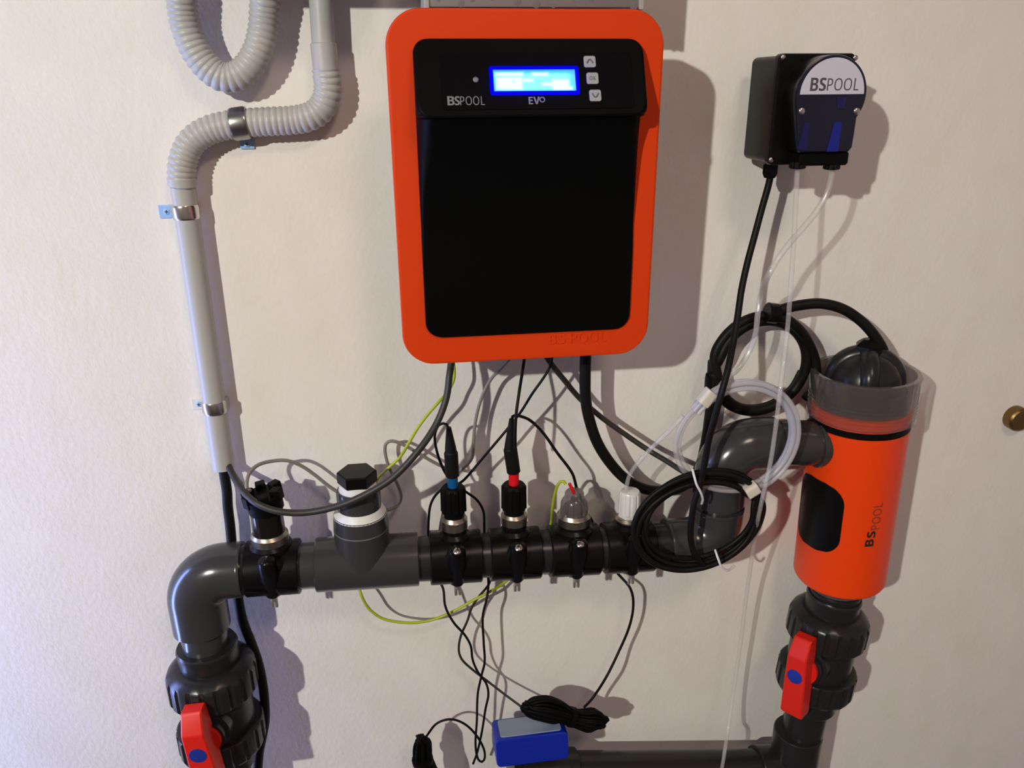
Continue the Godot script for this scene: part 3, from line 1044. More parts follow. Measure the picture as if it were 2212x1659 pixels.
	s.lathe(tm, tm + UP, [Vector2(hb, 0.0165), Vector2(hb + 0.001, 0.0185), Vector2(hb + 0.0035, 0.0212), Vector2(hb + 0.015, 0.0212), Vector2(hb + 0.0165, 0.0198), Vector2(hb + 0.0168, 0.0)], 6)
	part("hexagon_plug", s, mats.black, o)
	# right: lower elbow, upper elbow, run to the vessel
	var c1 := Vector3(0.3496, 0.9413, 0.060)
	var a1 := Vector3(0.2904, 0.9423, 0.060)
	var b1 := Vector3(0.3496, 0.9898, 0.060)
	s = Shape.new()
	s.tube(arc_pts(a1, c1, b1, 0.034), 0.0300, 40)
	s.lathe(a1 + Vector3(0.004, 0, 0), a1 + Vector3.LEFT, [Vector2(0, 0.0300), Vector2(0.0025, 0.0308), Vector2(0.0045, 0.0302), Vector2(0.0045, 0.025)], 40)
	s.lathe(b1 - Vector3(0, 0.004, 0), b1 + UP, [Vector2(0, 0.0300), Vector2(0.0025, 0.0308), Vector2(0.0045, 0.0302), Vector2(0.0045, 0.025)], 40)
	single("pipe_elbow", s, mats.pvc, "dark grey elbow behind the lower black cable coil", "pipe elbow", c1)
	var c2 := Vector3(0.3496, 1.0665, 0.060)
	var a2 := Vector3(0.3496, 0.9953, 0.060)
	var b2 := Vector3(0.4099, 1.0662, 0.060)
	s = Shape.new()
	s.tube(arc_pts(a2, c2, b2, 0.034), 0.0300, 40)
	single("pipe_elbow", s, mats.pvc, "glossy dark grey elbow behind the milky tube coil", "pipe elbow", c2)
	s = Shape.new()
	s.lathe(Vector3(0.3496, 0.988, 0.06), Vector3(0.3496, 2.0, 0.06), [Vector2(0, 0.0252), Vector2(0.03, 0.0252)], 40)
	single("link_pipe", s, mats.pvc, "short dark grey pipe showing between the two stacked elbows", "pipe", Vector3(0.3496, 0.988, 0.06))
	s = Shape.new()
	var q: Vector3 = Vector3(0.4624, 1.0626, 0.06)
	s.lathe(Vector3(b2.x - 0.01, 1.0662, 0.06), q, [Vector2(0, 0.0262), Vector2(0.01 + q.x - b2.x, 0.0262)], 40)
	single("link_pipe", s, mats.pvc, "short dark grey level pipe entering the orange vessel's side port", "pipe", b2)
	# below the vessel
	var v0: Vector3 = Vector3(0.5144, 0.8565, 0.06)
	v0.x = 0.5169
	var v1: Vector3 = Vector3(0.5004, 0.6123, 0.06)
	var dn := (v1 - v0).normalized()
	s = Shape.new()
	s.lathe(v0, v1, [Vector2(0, 0.0290), Vector2(0.002, 0.0305), Vector2(0.026, 0.0300), Vector2(0.027, 0.026)], 40)
	single("pipe_adaptor", s, mats.pvc_union, "black threaded adaptor under the orange vessel", "pipe adaptor", v0)
	union_valve(v0.lerp(v1, 0.385), dn, deg_to_rad(-53.0), deg_to_rad(5.0), "dark union ball valve with red lever below the orange vessel")
	s = Shape.new()
	s.lathe(v0.lerp(v1, 0.66), v1, [Vector2(0, 0.0265), Vector2(0.10, 0.0265)], 40)
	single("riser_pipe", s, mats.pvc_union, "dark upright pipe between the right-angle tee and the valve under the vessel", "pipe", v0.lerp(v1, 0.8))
	# floor run: corner tee and the pipe that leads left
	var k: Vector3 = Vector3(0.4958, 0.5633, 0.06)
	var l0: Vector3 = Vector3(0.1746, 0.6071, 0.06)
	k.z = 0.060
	var kd := (l0 - k).normalized()
	s = Shape.new()
	s.lathe(k + Vector3(0.0, -0.030, 0.0), k + Vector3(0, 1, 0), [Vector2(0, 0.0), Vector2(0.001, 0.0318), Vector2(0.6312 - k.y + 0.028, 0.0318), Vector2(0.6312 - k.y + 0.030, 0.0305), Vector2(0.6312 - k.y + 0.030, 0.026)], 44)
	s.lathe(k, l0, [Vector2(0, 0.0310), Vector2(0.054, 0.0310), Vector2(0.056, 0.0300), Vector2(0.056, 0.025)], 44)
	single("corner_fitting", s, mats.pvc_union, "dark corner fitting joining the low level pipe and the valve's pipe", "pipe elbow", k)
	s = Shape.new()
	s.lathe(k + kd * 0.03, l0, [Vector2(0, 0.0262), Vector2(k.distance_to(l0) - 0.03, 0.0262)], 40)
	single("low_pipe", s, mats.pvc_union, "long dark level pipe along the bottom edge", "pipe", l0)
	o = thing("pipe_coupling", "dark pipe coupling with a white sticker below the blue box", "pipe coupling", l0)
	s = Shape.new()
	s.lathe(l0 - kd * 0.012, l0 + kd, [Vector2(0, 0.026), Vector2(0, 0.0305), Vector2(0.010, 0.0305), Vector2(0.011, 0.0290), Vector2(0.075, 0.0290), Vector2(0.076, 0.0305), Vector2(0.086, 0.0305), Vector2(0.087, 0.02)], 40)
	part("sleeve", s, mats.pvc_union, o)
	s = Shape.new()
	var rings := []
	var lx: float = 0.1242
	for i in 2:
		var ring := PackedVector3Array()
		for j in 9:
			var t := lerpf(0.30, 1.50, j / 8.0)
			ring.append(Vector3(lx - 0.009 + 0.018 * i, l0.y + 0.002 + sin(t) * 0.0296, 0.06 + cos(t) * 0.0296))
		for j in 9:
			var t := lerpf(1.50, 0.30, j / 8.0)
			ring.append(Vector3(lx - 0.009 + 0.018 * i, l0.y + 0.002 + sin(t) * 0.0280, 0.06 + cos(t) * 0.0280))
		rings.append(ring)
	s.loft(rings)
	part("white_sticker", s, mats.white, o, "white sticker")

# ---------------------------------------------------------------- conduits and their clamps
func build_conduits() -> void:
	var c: Material = mats.conduit
	var s := Shape.new()
	s.tube([Vector3(-0.1774, 1.5567, 0.024), Vector3(-0.1804, 1.5313, 0.024), Vector3(-0.1815, 1.513, 0.021), Vector3(-0.1799, 1.4971, 0.021), Vector3(-0.1749, 1.4817, 0.021), Vector3(-0.1669, 1.4691, 0.021), Vector3(-0.155, 1.4604, 0.021), Vector3(-0.1425, 1.4611, 0.021), Vector3(-0.1308, 1.469, 0.021), Vector3(-0.1209, 1.4824, 0.021), Vector3(-0.1146, 1.4979, 0.021), Vector3(-0.1112, 1.5133, 0.021), Vector3(-0.1078, 1.5318, 0.024), Vector3(-0.1053, 1.5576, 0.024)], 0.0130, 28, 0.0010)
	single("corrugated_conduit", s, c, "light grey corrugated hose hanging in a U-shaped loop", "conduit", Vector3(-0.1415, 1.46, 0.05))
	s = Shape.new()
	s.lathe(Vector3(-0.059, 1.5698, 0.019), Vector3(-0.0614, 1.4792, 0.019), [Vector2(0, 0.0108), Vector2(0.125, 0.0108)], 32)
	single("rigid_conduit", s, c, "light grey smooth conduit coming down from above into the hose bend", "conduit", Vector3(-0.0614, 1.4792, 0.019))
	var o := thing("corrugated_conduit", "light grey corrugated hose bent in an S between two smooth conduits", "conduit", Vector3(-0.142, 1.4192, 0.03))
	s = Shape.new()
	var path := [Vector3(-0.0609, 1.4664, 0.019), Vector3(-0.0602, 1.4542, 0.019), Vector3(-0.0621, 1.4427, 0.019), Vector3(-0.0683, 1.432, 0.018), Vector3(-0.0802, 1.4246, 0.018), Vector3(-0.0949, 1.4218, 0.0165), Vector3(-0.1143, 1.4208, 0.0165), Vector3(-0.136, 1.4198, 0.0155), Vector3(-0.1575, 1.4176, 0.0155), Vector3(-0.1758, 1.4128, 0.0155), Vector3(-0.1906, 1.4038, 0.0155), Vector3(-0.1996, 1.3913, 0.0155), Vector3(-0.2038, 1.3798, 0.0155), Vector3(-0.2056, 1.3686, 0.015)]
	s.tube(path, 0.0128, 28, 0.0010)
	part("ribbed_hose", s, c, o)
	s = Shape.new()
	s.lathe(Vector3(-0.0612, 1.4891, 0.019), Vector3(-0.0609, 1.4631, 0.019), [Vector2(0, 0.0110), Vector2(0.0005, 0.0121), Vector2(0.030, 0.0121), Vector2(0.0308, 0.0126), Vector2(0.0345, 0.0126)], 32)
	part("sleeve", s, c, o)
	s = Shape.new()
	s.lathe(Vector3(-0.2054, 1.3703, 0.015), Vector3(-0.206, 1.3625, 0.0145), [Vector2(0, 0.0136), Vector2(0.0075, 0.0136), Vector2(0.0085, 0.0120)], 32)
	part("sleeve", s, c, o)
	s = Shape.new()
	var d0: Vector3 = Vector3(-0.2061, 1.3642, 0.014)
	var d1: Vector3 = Vector3(-0.2078, 1.0597, 0.014)
	s.lathe(d0, d1, [Vector2(0, 0.0117), Vector2(d0.distance_to(d1), 0.0117), Vector2(d0.distance_to(d1), 0.0096), Vector2(d0.distance_to(d1) - 0.03, 0.0096)], 36)
	single("rigid_conduit", s, c, "long light grey smooth conduit running straight down the wall", "conduit", d1)
	# pipe clips: a strap round the conduit, a fixing tab with its screw, a grey spacer
	clip(Vector3(-0.2067, 1.3381, 0.014), (d0 - d1).normalized(), 0.0117, Vector3(-0.2292, 1.337, 0.0), mats.tab_blue, Vector3(-0.1991, 1.3385, 0.012), "metal pipe clip with pale blue tab, on the straight conduit near the hose")
	clip(Vector3(-0.2072, 1.1329, 0.014), (d0 - d1).normalized(), 0.0117, Vector3(-0.2277, 1.1313, -0.0), mats.white, Vector3(-0.1975, 1.1336, 0.012), "metal pipe clip with white tab, low on the straight conduit")
	var h := thing("pipe_clip", "wide metal pipe clip with blue tab holding the S-bent hose", "pipe clip", Vector3(-0.1434, 1.4008, 0.0), "metal pipe clips")
	s = Shape.new()
	strap(s, Vector3(-0.1452, 1.4191, 0.0155), (Vector3(-0.1273, 1.4205, 0.0155) - Vector3(-0.1617, 1.4172, 0.0155)).normalized(), 0.0144, 0.0152)
	part("strap", s, mats.zinc, h)
	s = Shape.new()
	var tb: Vector3 = Vector3(-0.1434, 1.4004, 0.0)
	s.box(tb + Vector3(0, 0.003, 0.0012), Vector3(0.0135, 0.0170, 0.0014), 0.0005)
	s.box(tb + Vector3(0, 0.009, 0.010), Vector3(0.0135, 0.0014, 0.019), 0.0004)
	var tab := part("fixing_tab", s, mats.tab_blue, h)
	screw(tab, tb + Vector3(0, -0.001, 0.002))

func strap(s: Shape, c: Vector3, axis: Vector3, r: float, width: float) -> void:
	s.lathe(c - axis * width * 0.5, c + axis, [Vector2(0, r - 0.0008), Vector2(0, r), Vector2(width * 0.15, r + 0.0008), Vector2(width * 0.85, r + 0.0008), Vector2(width, r), Vector2(width, r - 0.0008)], 36)

func screw(parent: Node3D, at: Vector3) -> void:
	var s := Shape.new()
	s.ball(at, 0.0032, 0.35, Vector3.BACK)
	var head := part("screw", s, mats.tab_blue, parent)
	s = Shape.new()
	s.box(at + Vector3(0, 0, 0.0012), Vector3(0.0034, 0.0009, 0.0006), 0.0001)
	s.box(at + Vector3(0, 0, 0.0012), Vector3(0.0009, 0.0034, 0.0006), 0.0001)
	if parent.get_parent() == self:
		part("cross_slot", s, mats.print_grey, head)
	else:
		part("cross_slot", s, mats.print_grey, parent)

func clip(c: Vector3, axis: Vector3, r: float, tab_at: Vector3, tab_mat: Material, cap_at: Vector3, label: String) -> void:
	var o := thing("pipe_clip", label, "pipe clip", Vector3(c.x, c.y, 0.0), "metal pipe clips")
	var s := Shape.new()
	strap(s, c, axis, r + 0.0007, 0.0135)
	part("strap", s, mats.chrome, o)
	s = Shape.new()
	s.box(tab_at + Vector3(0.002, 0, 0.0010), Vector3(0.0165, 0.0128, 0.0016), 0.0005)
	var tab := part("fixing_tab", s, tab_mat, o)
	screw(tab, tab_at + Vector3(0.0012, 0.0, 0.0018))
	s = Shape.new()
	s.box(cap_at, Vector3(0.0075, 0.0140, 0.016), 0.0012)
	part("spacer", s, mats.grey_cap, o)

# ---------------------------------------------------------------- clamp saddles and what is screwed into them
func on_manifold(x: float) -> Vector3:
	return Vector3(x, lerpf(0.9580, 0.9420, (x + 0.2105) / 0.5185), 0.060)

func saddle(x: float, ring_r: float, y0: float, y1: float, y2: float, label: String, half := 0.0290, rr := 0.0300) -> Vector3:
	var c := on_manifold(x)
	var o := thing("clamp_saddle", label, "pipe saddle", c, "black clamp saddles on the manifold pipe")
	var ax := Vector3(1, -0.0309, 0).normalized()
	var s := Shape.new()
	s.lathe(c - ax * half, c + ax, [Vector2(0, 0.0256), Vector2(0, rr - 0.001), Vector2(0.001, rr), Vector2(half - 0.007, rr), Vector2(half - 0.006, rr + 0.0012), Vector2(half + 0.006, rr + 0.0012), Vector2(half + 0.007, rr), Vector2(half * 2 - 0.001, rr), Vector2(half * 2, rr - 0.001), Vector2(half * 2, 0.0256)], 48, 0, 0.0, 1.0, true)
	s.lathe(c, c + UP, [Vector2(0.021, ring_r + 0.004), Vector2(rr, ring_r + 0.0035), Vector2(rr + 0.004, ring_r), Vector2(y0 - c.y + 0.002, ring_r)], 40)
	for k in [-1.0, 1.0]:
		s.box(c + Vector3(k * half * 0.55, -0.010, rr - 0.002), Vector3(half * 0.75, 0.0022, 0.006), 0.0006, Basis(Vector3.BACK, -0.16))
	var body := part("clamp_body", s, mats.black, o)
	s = Shape.new()
	s.lathe(c + Vector3(0, 0.026, rr + 0.0005), c + Vector3(0, -0.019, rr - 0.0095), [Vector2(-0.0060, 0.004), Vector2(-0.0035, 0.0085), Vector2(0.001, 0.0100), Vector2(0.022, 0.0100), Vector2(0.027, 0.0086), Vector2(0.045, 0.0084), Vector2(0.048, 0.0068), Vector2(0.049, 0.003)], 28)
	part("bolt_boss", s, mats.black, o)
	s = Shape.new()
	s.ball(c + Vector3(0, 0.0265, rr + 0.0045), 0.0062, 0.75, Vector3(0, 0.6, 0.8).normalized())
	part("bolt_head", s, mats.chrome if ring_r < 0.0188 else mats.black, o)
	s = Shape.new()
	var bt := c + Vector3(0, -0.0220, rr - 0.0095)
	for k in [-1.0, 1.0]:
		s.lathe(bt + Vector3(k * 0.0022, 0, 0), bt + Vector3(k * 0.0022, -1, 0), [Vector2(0, 0.0018), Vector2(0.0145, 0.0018), Vector2(0.0155, 0.001)], 12)
	s.lathe(bt, bt + Vector3(0, -1, 0), [Vector2(0, 0.0042), Vector2(0.006, 0.0042)], 16)
	part("bolt_end", s, mats.bolt, o)
	s = Shape.new()
	s.lathe(Vector3(c.x, y0, c.z), Vector3(c.x, y0 + 1, c.z), [Vector2(0, ring_r * 0.8), Vector2(0, ring_r), Vector2(0.0006, ring_r + 0.0009), Vector2(y1 - y0, ring_r + 0.0009), Vector2(y1 - y0 + 0.0006, ring_r + 0.0004), Vector2(y2 - y0, ring_r - 0.0016), Vector2(y2 - y0, ring_r * 0.7)], 40)
	part("metal_ring", s, mats.ring, o, "bright metal ring round the saddle's outlet")
	return c

func build_fittings() -> void:
	# saddle 1 with the flow switch
	var x1: float = -0.1593
	var c := saddle(x1, 0.0190, 0.9903, 0.9989, 1.0023, "black clamp saddle between the elbow and the tee", 0.0285, 0.0305)
	var o := thing("flow_switch", "black flow switch with a notched crown, next to the grey conduit's end", "switch", Vector3(c.x, 1.0006, c.z))
	var s := Shape.new()
	var b := o.position
	s.lathe(b, b + UP, [Vector2(-0.004, 0.0150), Vector2(0.0, 0.0170), Vector2(0.026, 0.0168), Vector2(0.028, 0.0150)], 40)
	part("collar", s, mats.dark_smoke, o)
	s = Shape.new()
	s.lathe(b, b + UP, [Vector2(-0.003, 0.0135), Vector2(0.026, 0.0135)], 32)
	part("stem", s, mats.black_matt, o)
	var up := Vector3(-0.14, 1.0, 0.03).normalized()
	var k0 := b + UP * 0.027 + Vector3(0.001, 0, 0)
	s = Shape.new()
	s.lathe(k0, k0 + up, [Vector2(0, 0.0170), Vector2(0.002, 0.0185), Vector2(0.012, 0.0190), Vector2(0.014, 0.0212), Vector2(0.020, 0.0215), Vector2(0.0202, 0.0)], 40)
	var knob := part("crown_knob", s, mats.black_matt, o)
	var sx := up.cross(Vector3.BACK).normalized()
	var sz := sx.cross(up)
	for i in 6:
		var t := TAU * i / 6.0 + 0.3
		var d := sx * cos(t) + sz * sin(t)
		s = Shape.new()
		s.box(k0 + up * 0.0200 + d * 0.0165, Vector3(0.0105, 0.013, 0.011), 0.001, Basis(up.cross(d).normalized(), up, up.cross(d).normalized().cross(up)))
		part("crown_tooth", s, mats.black_matt, knob)
	# saddle 2: blue probe
	var x2: float = 0.0409
	saddle(x2, 0.0140, 0.9888, 1.0, 1.0042, "black clamp saddle under the probe with the blue shaft")
	probe(on_manifold(x2), [1.0019, 1.0095, 1.0401, 1.0526, 1.0827, 1.1112], Vector2(0.0388 - x2, 0.0402 - x2), mats.probe_blue, "black measuring probe with a blue shaft and tapered boot")
	# saddle 3: red probe
	var x3: float = 0.1085
	saddle(x3, 0.0140, 0.9887, 0.9989, 1.0024, "black clamp saddle under the probe with the red shaft")
	probe(on_manifold(x3), [0.9995, 1.0072, 1.0376, 1.052, 1.0823, 1.1162], Vector2(0.1065 - x3, 0.1047 - x3), mats.bright_red, "black measuring probe with a red shaft and tapered boot")
	# saddle 4: earth electrode under a smoky cap
	var x4: float = 0.1775
	c = saddle(x4, 0.0186, 0.9832, 0.9929, 0.9971, "black clamp saddle under the see-through electrode cap")
	o = thing("earth_electrode", "earth electrode under a smoky see-through cap with a red lead", "electrode", Vector3(c.x, 0.9953, c.z))
	b = o.position
	s = Shape.new()
	s.lathe(b, b + UP, [Vector2(-0.003, 0.0150), Vector2(0.0, 0.0160), Vector2(0.014, 0.0152), Vector2(0.018, 0.0130), Vector2(0.020, 0.0112), Vector2(0.026, 0.0108), Vector2(0.028, 0.009), Vector2(0.028, 0.0)], 40, 10, 0.0010, 0.0150)
	part("see_through_cap", s, mats.smoke_cap, o)
	s = Shape.new()
	s.lathe(b, b + UP, [Vector2(0.0, 0.0110), Vector2(0.010, 0.0110), Vector2(0.011, 0.004), Vector2(0.020, 0.004)], 24)
	part("contact", s, mats.black, o)
	s = Shape.new()
	s.tube([b + Vector3(0.001, 0.016, 0.002), b + Vector3(0.0, 0.024, 0.002), b + Vector3(-0.003, 0.031, 0.003), b + Vector3(-0.0065, 0.039, 0.002)], 0.0019, 10)
	part("red_lead", s, mats.bright_red, o, "red lead coming out of the cap")
	# saddle 5: white injector
	var x5: float = 0.2425
	c = saddle(x5, 0.0150, 0.9805, 0.9829, 0.986, "black clamp saddle under the white injection fitting")
	o = thing("injection_fitting", "white translucent injection fitting with a thin tube pushed in", "fitting", Vector3(c.x, 0.9848, c.z))
	b = o.position
	s = Shape.new()
	s.lathe(b, b + UP, [Vector2(-0.002, 0.0120), Vector2(0.0, 0.0125), Vector2(0.004, 0.0125), Vector2(0.005, 0.0118)], 6)
	part("hexagon_base", s, mats.white_fitting, o)
	s = Shape.new()
	s.lathe(b, b + UP, [Vector2(0.005, 0.0118), Vector2(0.006, 0.0126), Vector2(0.030, 0.0122), Vector2(0.033, 0.0105), Vector2(0.034, 0.004)], 60, 10, 0.0011, 0.0120)
	part("cap_nut", s, mats.white_fitting, o)

func probe(c: Vector3, y: Array, lean: Vector2, shaft: Material, label: String) -> void:
	var o := thing("measuring_probe", label, "probe", Vector3(c.x, y[0], c.z))
	var s := Shape.new()
	var b := Vector3(c.x, y[0], c.z)
	s.lathe(b, b + UP, [Vector2(-0.002, 0.0100), Vector2(0, 0.0105), Vector2(y[1] - y[0], 0.0118), Vector2(y[1] - y[0] + 0.001, 0.0143), Vector2(y[2] - y[0] - 0.003, 0.0140), Vector2(y[2] - y[0], 0.0115), Vector2(y[2] - y[0], 0.006)], 60, 10, 0.0014, 0.0139)
	part("gland_nut", s, mats.black_matt, o)
	s = Shape.new()
	s.lathe(b, b + UP, [Vector2(y[2] - y[0] - 0.004, 0.0058), Vector2(y[3] - y[0] + 0.004, 0.0058)], 24)
	part("shaft", s, shaft, o, "coloured shaft of the probe")
	s = Shape.new()
	var p3 := Vector3(c.x, y[3], c.z)
	var p4 := Vector3(c.x + lean.y, y[4], c.z)
	var p5 := Vector3(c.x + lean.x, y[5], c.z)
	s.lathe(p3, p4, [Vector2(0, 0.0066), Vector2(0.001, 0.0076), Vector2(p3.distance_to(p4) - 0.002, 0.0076), Vector2(p3.distance_to(p4), 0.0066), Vector2(p3.distance_to(p4), 0.004)], 28)
	s.lathe(p4, p5, [Vector2(-0.001, 0.0064), Vector2(0.004, 0.0061), Vector2(p4.distance_to(p5), 0.0026)], 24)
	part("boot", s, mats.rubber, o)

# ---------------------------------------------------------------- cables and tubes
func coil_path(c: Vector3, u: Vector3, w: Vector3, rx: float, ry: float, turns: int, spread: float, seed: int, from := 0.0) -> Array:
	var r := RandomNumberGenerator.new()
	r.seed = seed
	var nn := u.cross(w).normalized()
	var pts := []
	for k in turns:
		var a := r.randf_range(-spread, spread)
		var dx := r.randf_range(-spread, spread) * 0.6
		var dy := r.randf_range(-spread, spread) * 0.6
		var dz := r.randf_range(-spread, spread) * 0.5
		for i in 16:
			var t := from + TAU * i / 16.0
			pts.append(c + u * (cos(t) * (rx + a) + dx) + w * (sin(t) * (ry + a) + dy) + nn * (dz + sin(t * 2.0 + k) * 0.0012))
	return pts

func build_cables() -> void:
	var blk: Material = mats.rubber
	cable("power_cable", [Vector3(0.0467, 1.2221, 0.05), Vector3(0.0445, 1.185, 0.056), Vector3(0.0416, 1.1717, 0.064), Vector3(0.0369, 1.1494, 0.072), Vector3(0.0255, 1.125, 0.08), Vector3(0.0059, 1.102, 0.092), Vector3(-0.0205, 1.0769, 0.098), Vector3(-0.0459, 1.0619, 0.1), Vector3(-0.0727, 1.0496, 0.098), Vector3(-0.0997, 1.0404, 0.092), Vector3(-0.1235, 1.0386, 0.09), Vector3(-0.1466, 1.0428, 0.088), Vector3(-0.1664, 1.0504, 0.08), Vector3(-0.1834, 1.0552, 0.056), Vector3(-0.1952, 1.0593, 0.032), Vector3(-0.2023, 1.0667, 0.0176), Vector3(-0.2039, 1.0737, 0.0144)], 0.0036, mats.dark_cable, "thick black cable sweeping from the panel's underside to the grey conduit", "cable", "", 14)
	cable("panel_cable", [Vector3(0.1874, 1.221, 0.052), Vector3(0.188, 1.1825, 0.052), Vector3(0.1881, 1.1589, 0.052), Vector3(0.1893, 1.1319, 0.052), Vector3(0.1941, 1.1069, 0.052), Vector3(0.2039, 1.0782, 0.052), Vector3(0.221, 1.0491, 0.048), Vector3(0.2416, 1.0247, 0.044), Vector3(0.2689, 1.0049, 0.036), Vector3(0.2976, 0.9964, 0.028), Vector3(0.3234, 0.9976, 0.02), Vector3(0.3392, 1.0157, 0.0176), Vector3(0.3441, 1.0442, 0.02), Vector3(0.3452, 1.0878, 0.024), Vector3(0.3431, 1.1296, 0.0272), Vector3(0.3417, 1.1583, 0.0288)], 0.0062, blk, "thickest black cable hanging from the panel's underside and bending behind the coil", "cable", "", 16)
	cable("panel_cable", [Vector3(0.1383, 1.2222, 0.048), Vector3(0.1454, 1.1828, 0.046), Vector3(0.1515, 1.172, 0.046), Vector3(0.1673, 1.1504, 0.04), Vector3(0.1863, 1.1258, 0.036), Vector3(0.2125, 1.1006, 0.036), Vector3(0.2392, 1.0799, 0.04), Vector3(0.2648, 1.0621, 0.048), Vector3(0.2811, 1.0556, 0.066), Vector3(0.2931, 1.052, 0.086), Vector3(0.3029, 1.0495, 0.096)], 0.0031, mats.dark_cable, "medium dark cable slanting from the panel to the lower coil's top", "cable", "", 12)
	cable("probe_cable", [Vector3(0.1241, 1.2228, 0.048), Vector3(0.1226, 1.1832, 0.048), Vector3(0.1193, 1.1695, 0.056), Vector3(0.1129, 1.1498, 0.072), Vector3(0.1089, 1.1291, 0.0784), Vector3(0.1077, 1.1084, 0.0792), Vector3(0.1079, 1.0884, 0.0768)], 0.00165, blk, "thin black cable dropping from the panel onto the red probe's boot")
	cable("probe_cable", [Vector3(0.1511, 1.2238, 0.056), Vector3(0.151, 1.1859, 0.056), Vector3(0.1493, 1.1727, 0.055), Vector3(0.1424, 1.16, 0.055), Vector3(0.13, 1.1422, 0.055), Vector3(0.1184, 1.1186, 0.048), Vector3(0.1061, 1.1001, 0.044), Vector3(0.0894, 1.08, 0.044), Vector3(0.0698, 1.0529, 0.038), Vector3(0.0558, 1.0366, 0.038), Vector3(0.0475, 1.0287, 0.034), Vector3(0.037, 1.0272, 0.034), Vector3(0.0252, 1.0199, 0.034), Vector3(0.0168, 1.0041, 0.03), Vector3(0.0134, 0.9821, 0.025), Vector3(0.0118, 0.9551, 0.021), Vector3(0.0118, 0.929, 0.02), Vector3(0.0166, 0.9007, 0.022), Vector3(0.0257, 0.8902, 0.03), Vector3(0.0276, 0.8694, 0.04), Vector3(0.0368, 0.845, 0.04), Vector3(0.0497, 0.8251, 0.04), Vector3(0.0566, 0.8077, 0.04), Vector3(0.0583, 0.7872, 0.04), Vector3(0.0648, 0.7664, 0.04), Vector3(0.0743, 0.7486, 0.04), Vector3(0.0769, 0.7307, 0.04), Vector3(0.073, 0.709, 0.04), Vector3(0.0675, 0.6719, 0.04), Vector3(0.0607, 0.638, 0.04), Vector3(0.0548, 0.6192, 0.04)], 0.0015, blk, "thin black cable from the panel round the blue probe and down below the manifold")
	cable("probe_cable", [Vector3(0.1065, 1.1174, 0.064), Vector3(0.1081, 1.1194, 0.06), Vector3(0.1149, 1.1171, 0.0544), Vector3(0.1284, 1.1087, 0.0496), Vector3(0.1427, 1.0926, 0.048), Vector3(0.1602, 1.0653, 0.048), Vector3(0.1771, 1.0396, 0.048), Vector3(0.1839, 1.0174, 0.044), Vector3(0.1951, 0.9896, 0.036), Vector3(0.2084, 0.9602, 0.026), Vector3(0.2148, 0.9425, 0.021), Vector3(0.2231, 0.9083, 0.02), Vector3(0.2474, 0.8768, 0.022), Vector3(0.2576, 0.8656, 0.034), Vector3(0.2624, 0.839, 0.034), Vector3(0.2585, 0.8078, 0.034), Vector3(0.2473, 0.7732, 0.034), Vector3(0.2276, 0.7457, 0.048), Vector3(0.2105, 0.7139, 0.048), Vector3(0.1968, 0.7118, 0.06)], 0.0017, blk, "thin black cable arching from the red probe's boot, reaching down to the big hank")
	cable("probe_cable", [Vector3(0.0381, 1.1124, 0.064), Vector3(0.0368, 1.1155, 0.0624), Vector3(0.0321, 1.1156, 0.0592), Vector3(0.0272, 1.1107, 0.056), Vector3(0.0238, 1.0994, 0.0544), Vector3(0.0252, 1.0813, 0.0512), Vector3(0.0297, 1.0621, 0.048), Vector3(0.0359, 1.0457, 0.0448), Vector3(0.0456, 1.0317, 0.0395), Vector3(0.0564, 1.0206, 0.038), Vector3(0.0692, 1.0066, 0.034), Vector3(0.0769, 0.988, 0.028), Vector3(0.0782, 0.9652, 0.022), Vector3(0.0779, 0.9387, 0.02), Vector3(0.0795, 0.9061, 0.02), Vector3(0.0814, 0.8901, 0.026), Vector3(0.0779, 0.8771, 0.04), Vector3(0.0723, 0.851, 0.04), Vector3(0.0726, 0.8099, 0.04), Vector3(0.0732, 0.7818, 0.04), Vector3(0.0687, 0.7609, 0.04), Vector3(0.0634, 0.7325, 0.04), Vector3(0.0612, 0.6881, 0.04), Vector3(0.0587, 0.654, 0.04), Vector3(0.0605, 0.6302, 0.04), Vector3(0.0658, 0.6207, 0.04), Vector3(0.0702, 0.6264, 0.04), Vector3(0.0693, 0.6422, 0.04), Vector3(0.0607, 0.6652, 0.04), Vector3(0.0463, 0.6864, 0.04), Vector3(0.0289, 0.6972, 0.04), Vector3(0.0111, 0.6937, 0.04), Vector3(-0.0013, 0.6781, 0.04), Vector3(-0.0077, 0.6741, 0.048)], 0.0015, blk, "thin black cable looping out of the blue probe's boot to the small hank")
	cable("probe_cable", [Vector3(0.0893, 0.9077, 0.014), Vector3(0.0866, 0.8921, 0.015), Vector3(0.0827, 0.8798, 0.018), Vector3(0.0674, 0.8712, 0.032), Vector3(0.0591, 0.8567, 0.032), Vector3(0.0542, 0.8403, 0.032), Vector3(0.045, 0.8173, 0.032), Vector3(0.0421, 0.7967, 0.032), Vector3(0.0457, 0.7821, 0.032), Vector3(0.058, 0.7655, 0.032), Vector3(0.0777, 0.7468, 0.036), Vector3(0.0971, 0.7316, 0.044), Vector3(0.1201, 0.7165, 0.056)], 0.0015, mats.dark_cable, "thin dark cable from behind the manifold slanting to the big hank")
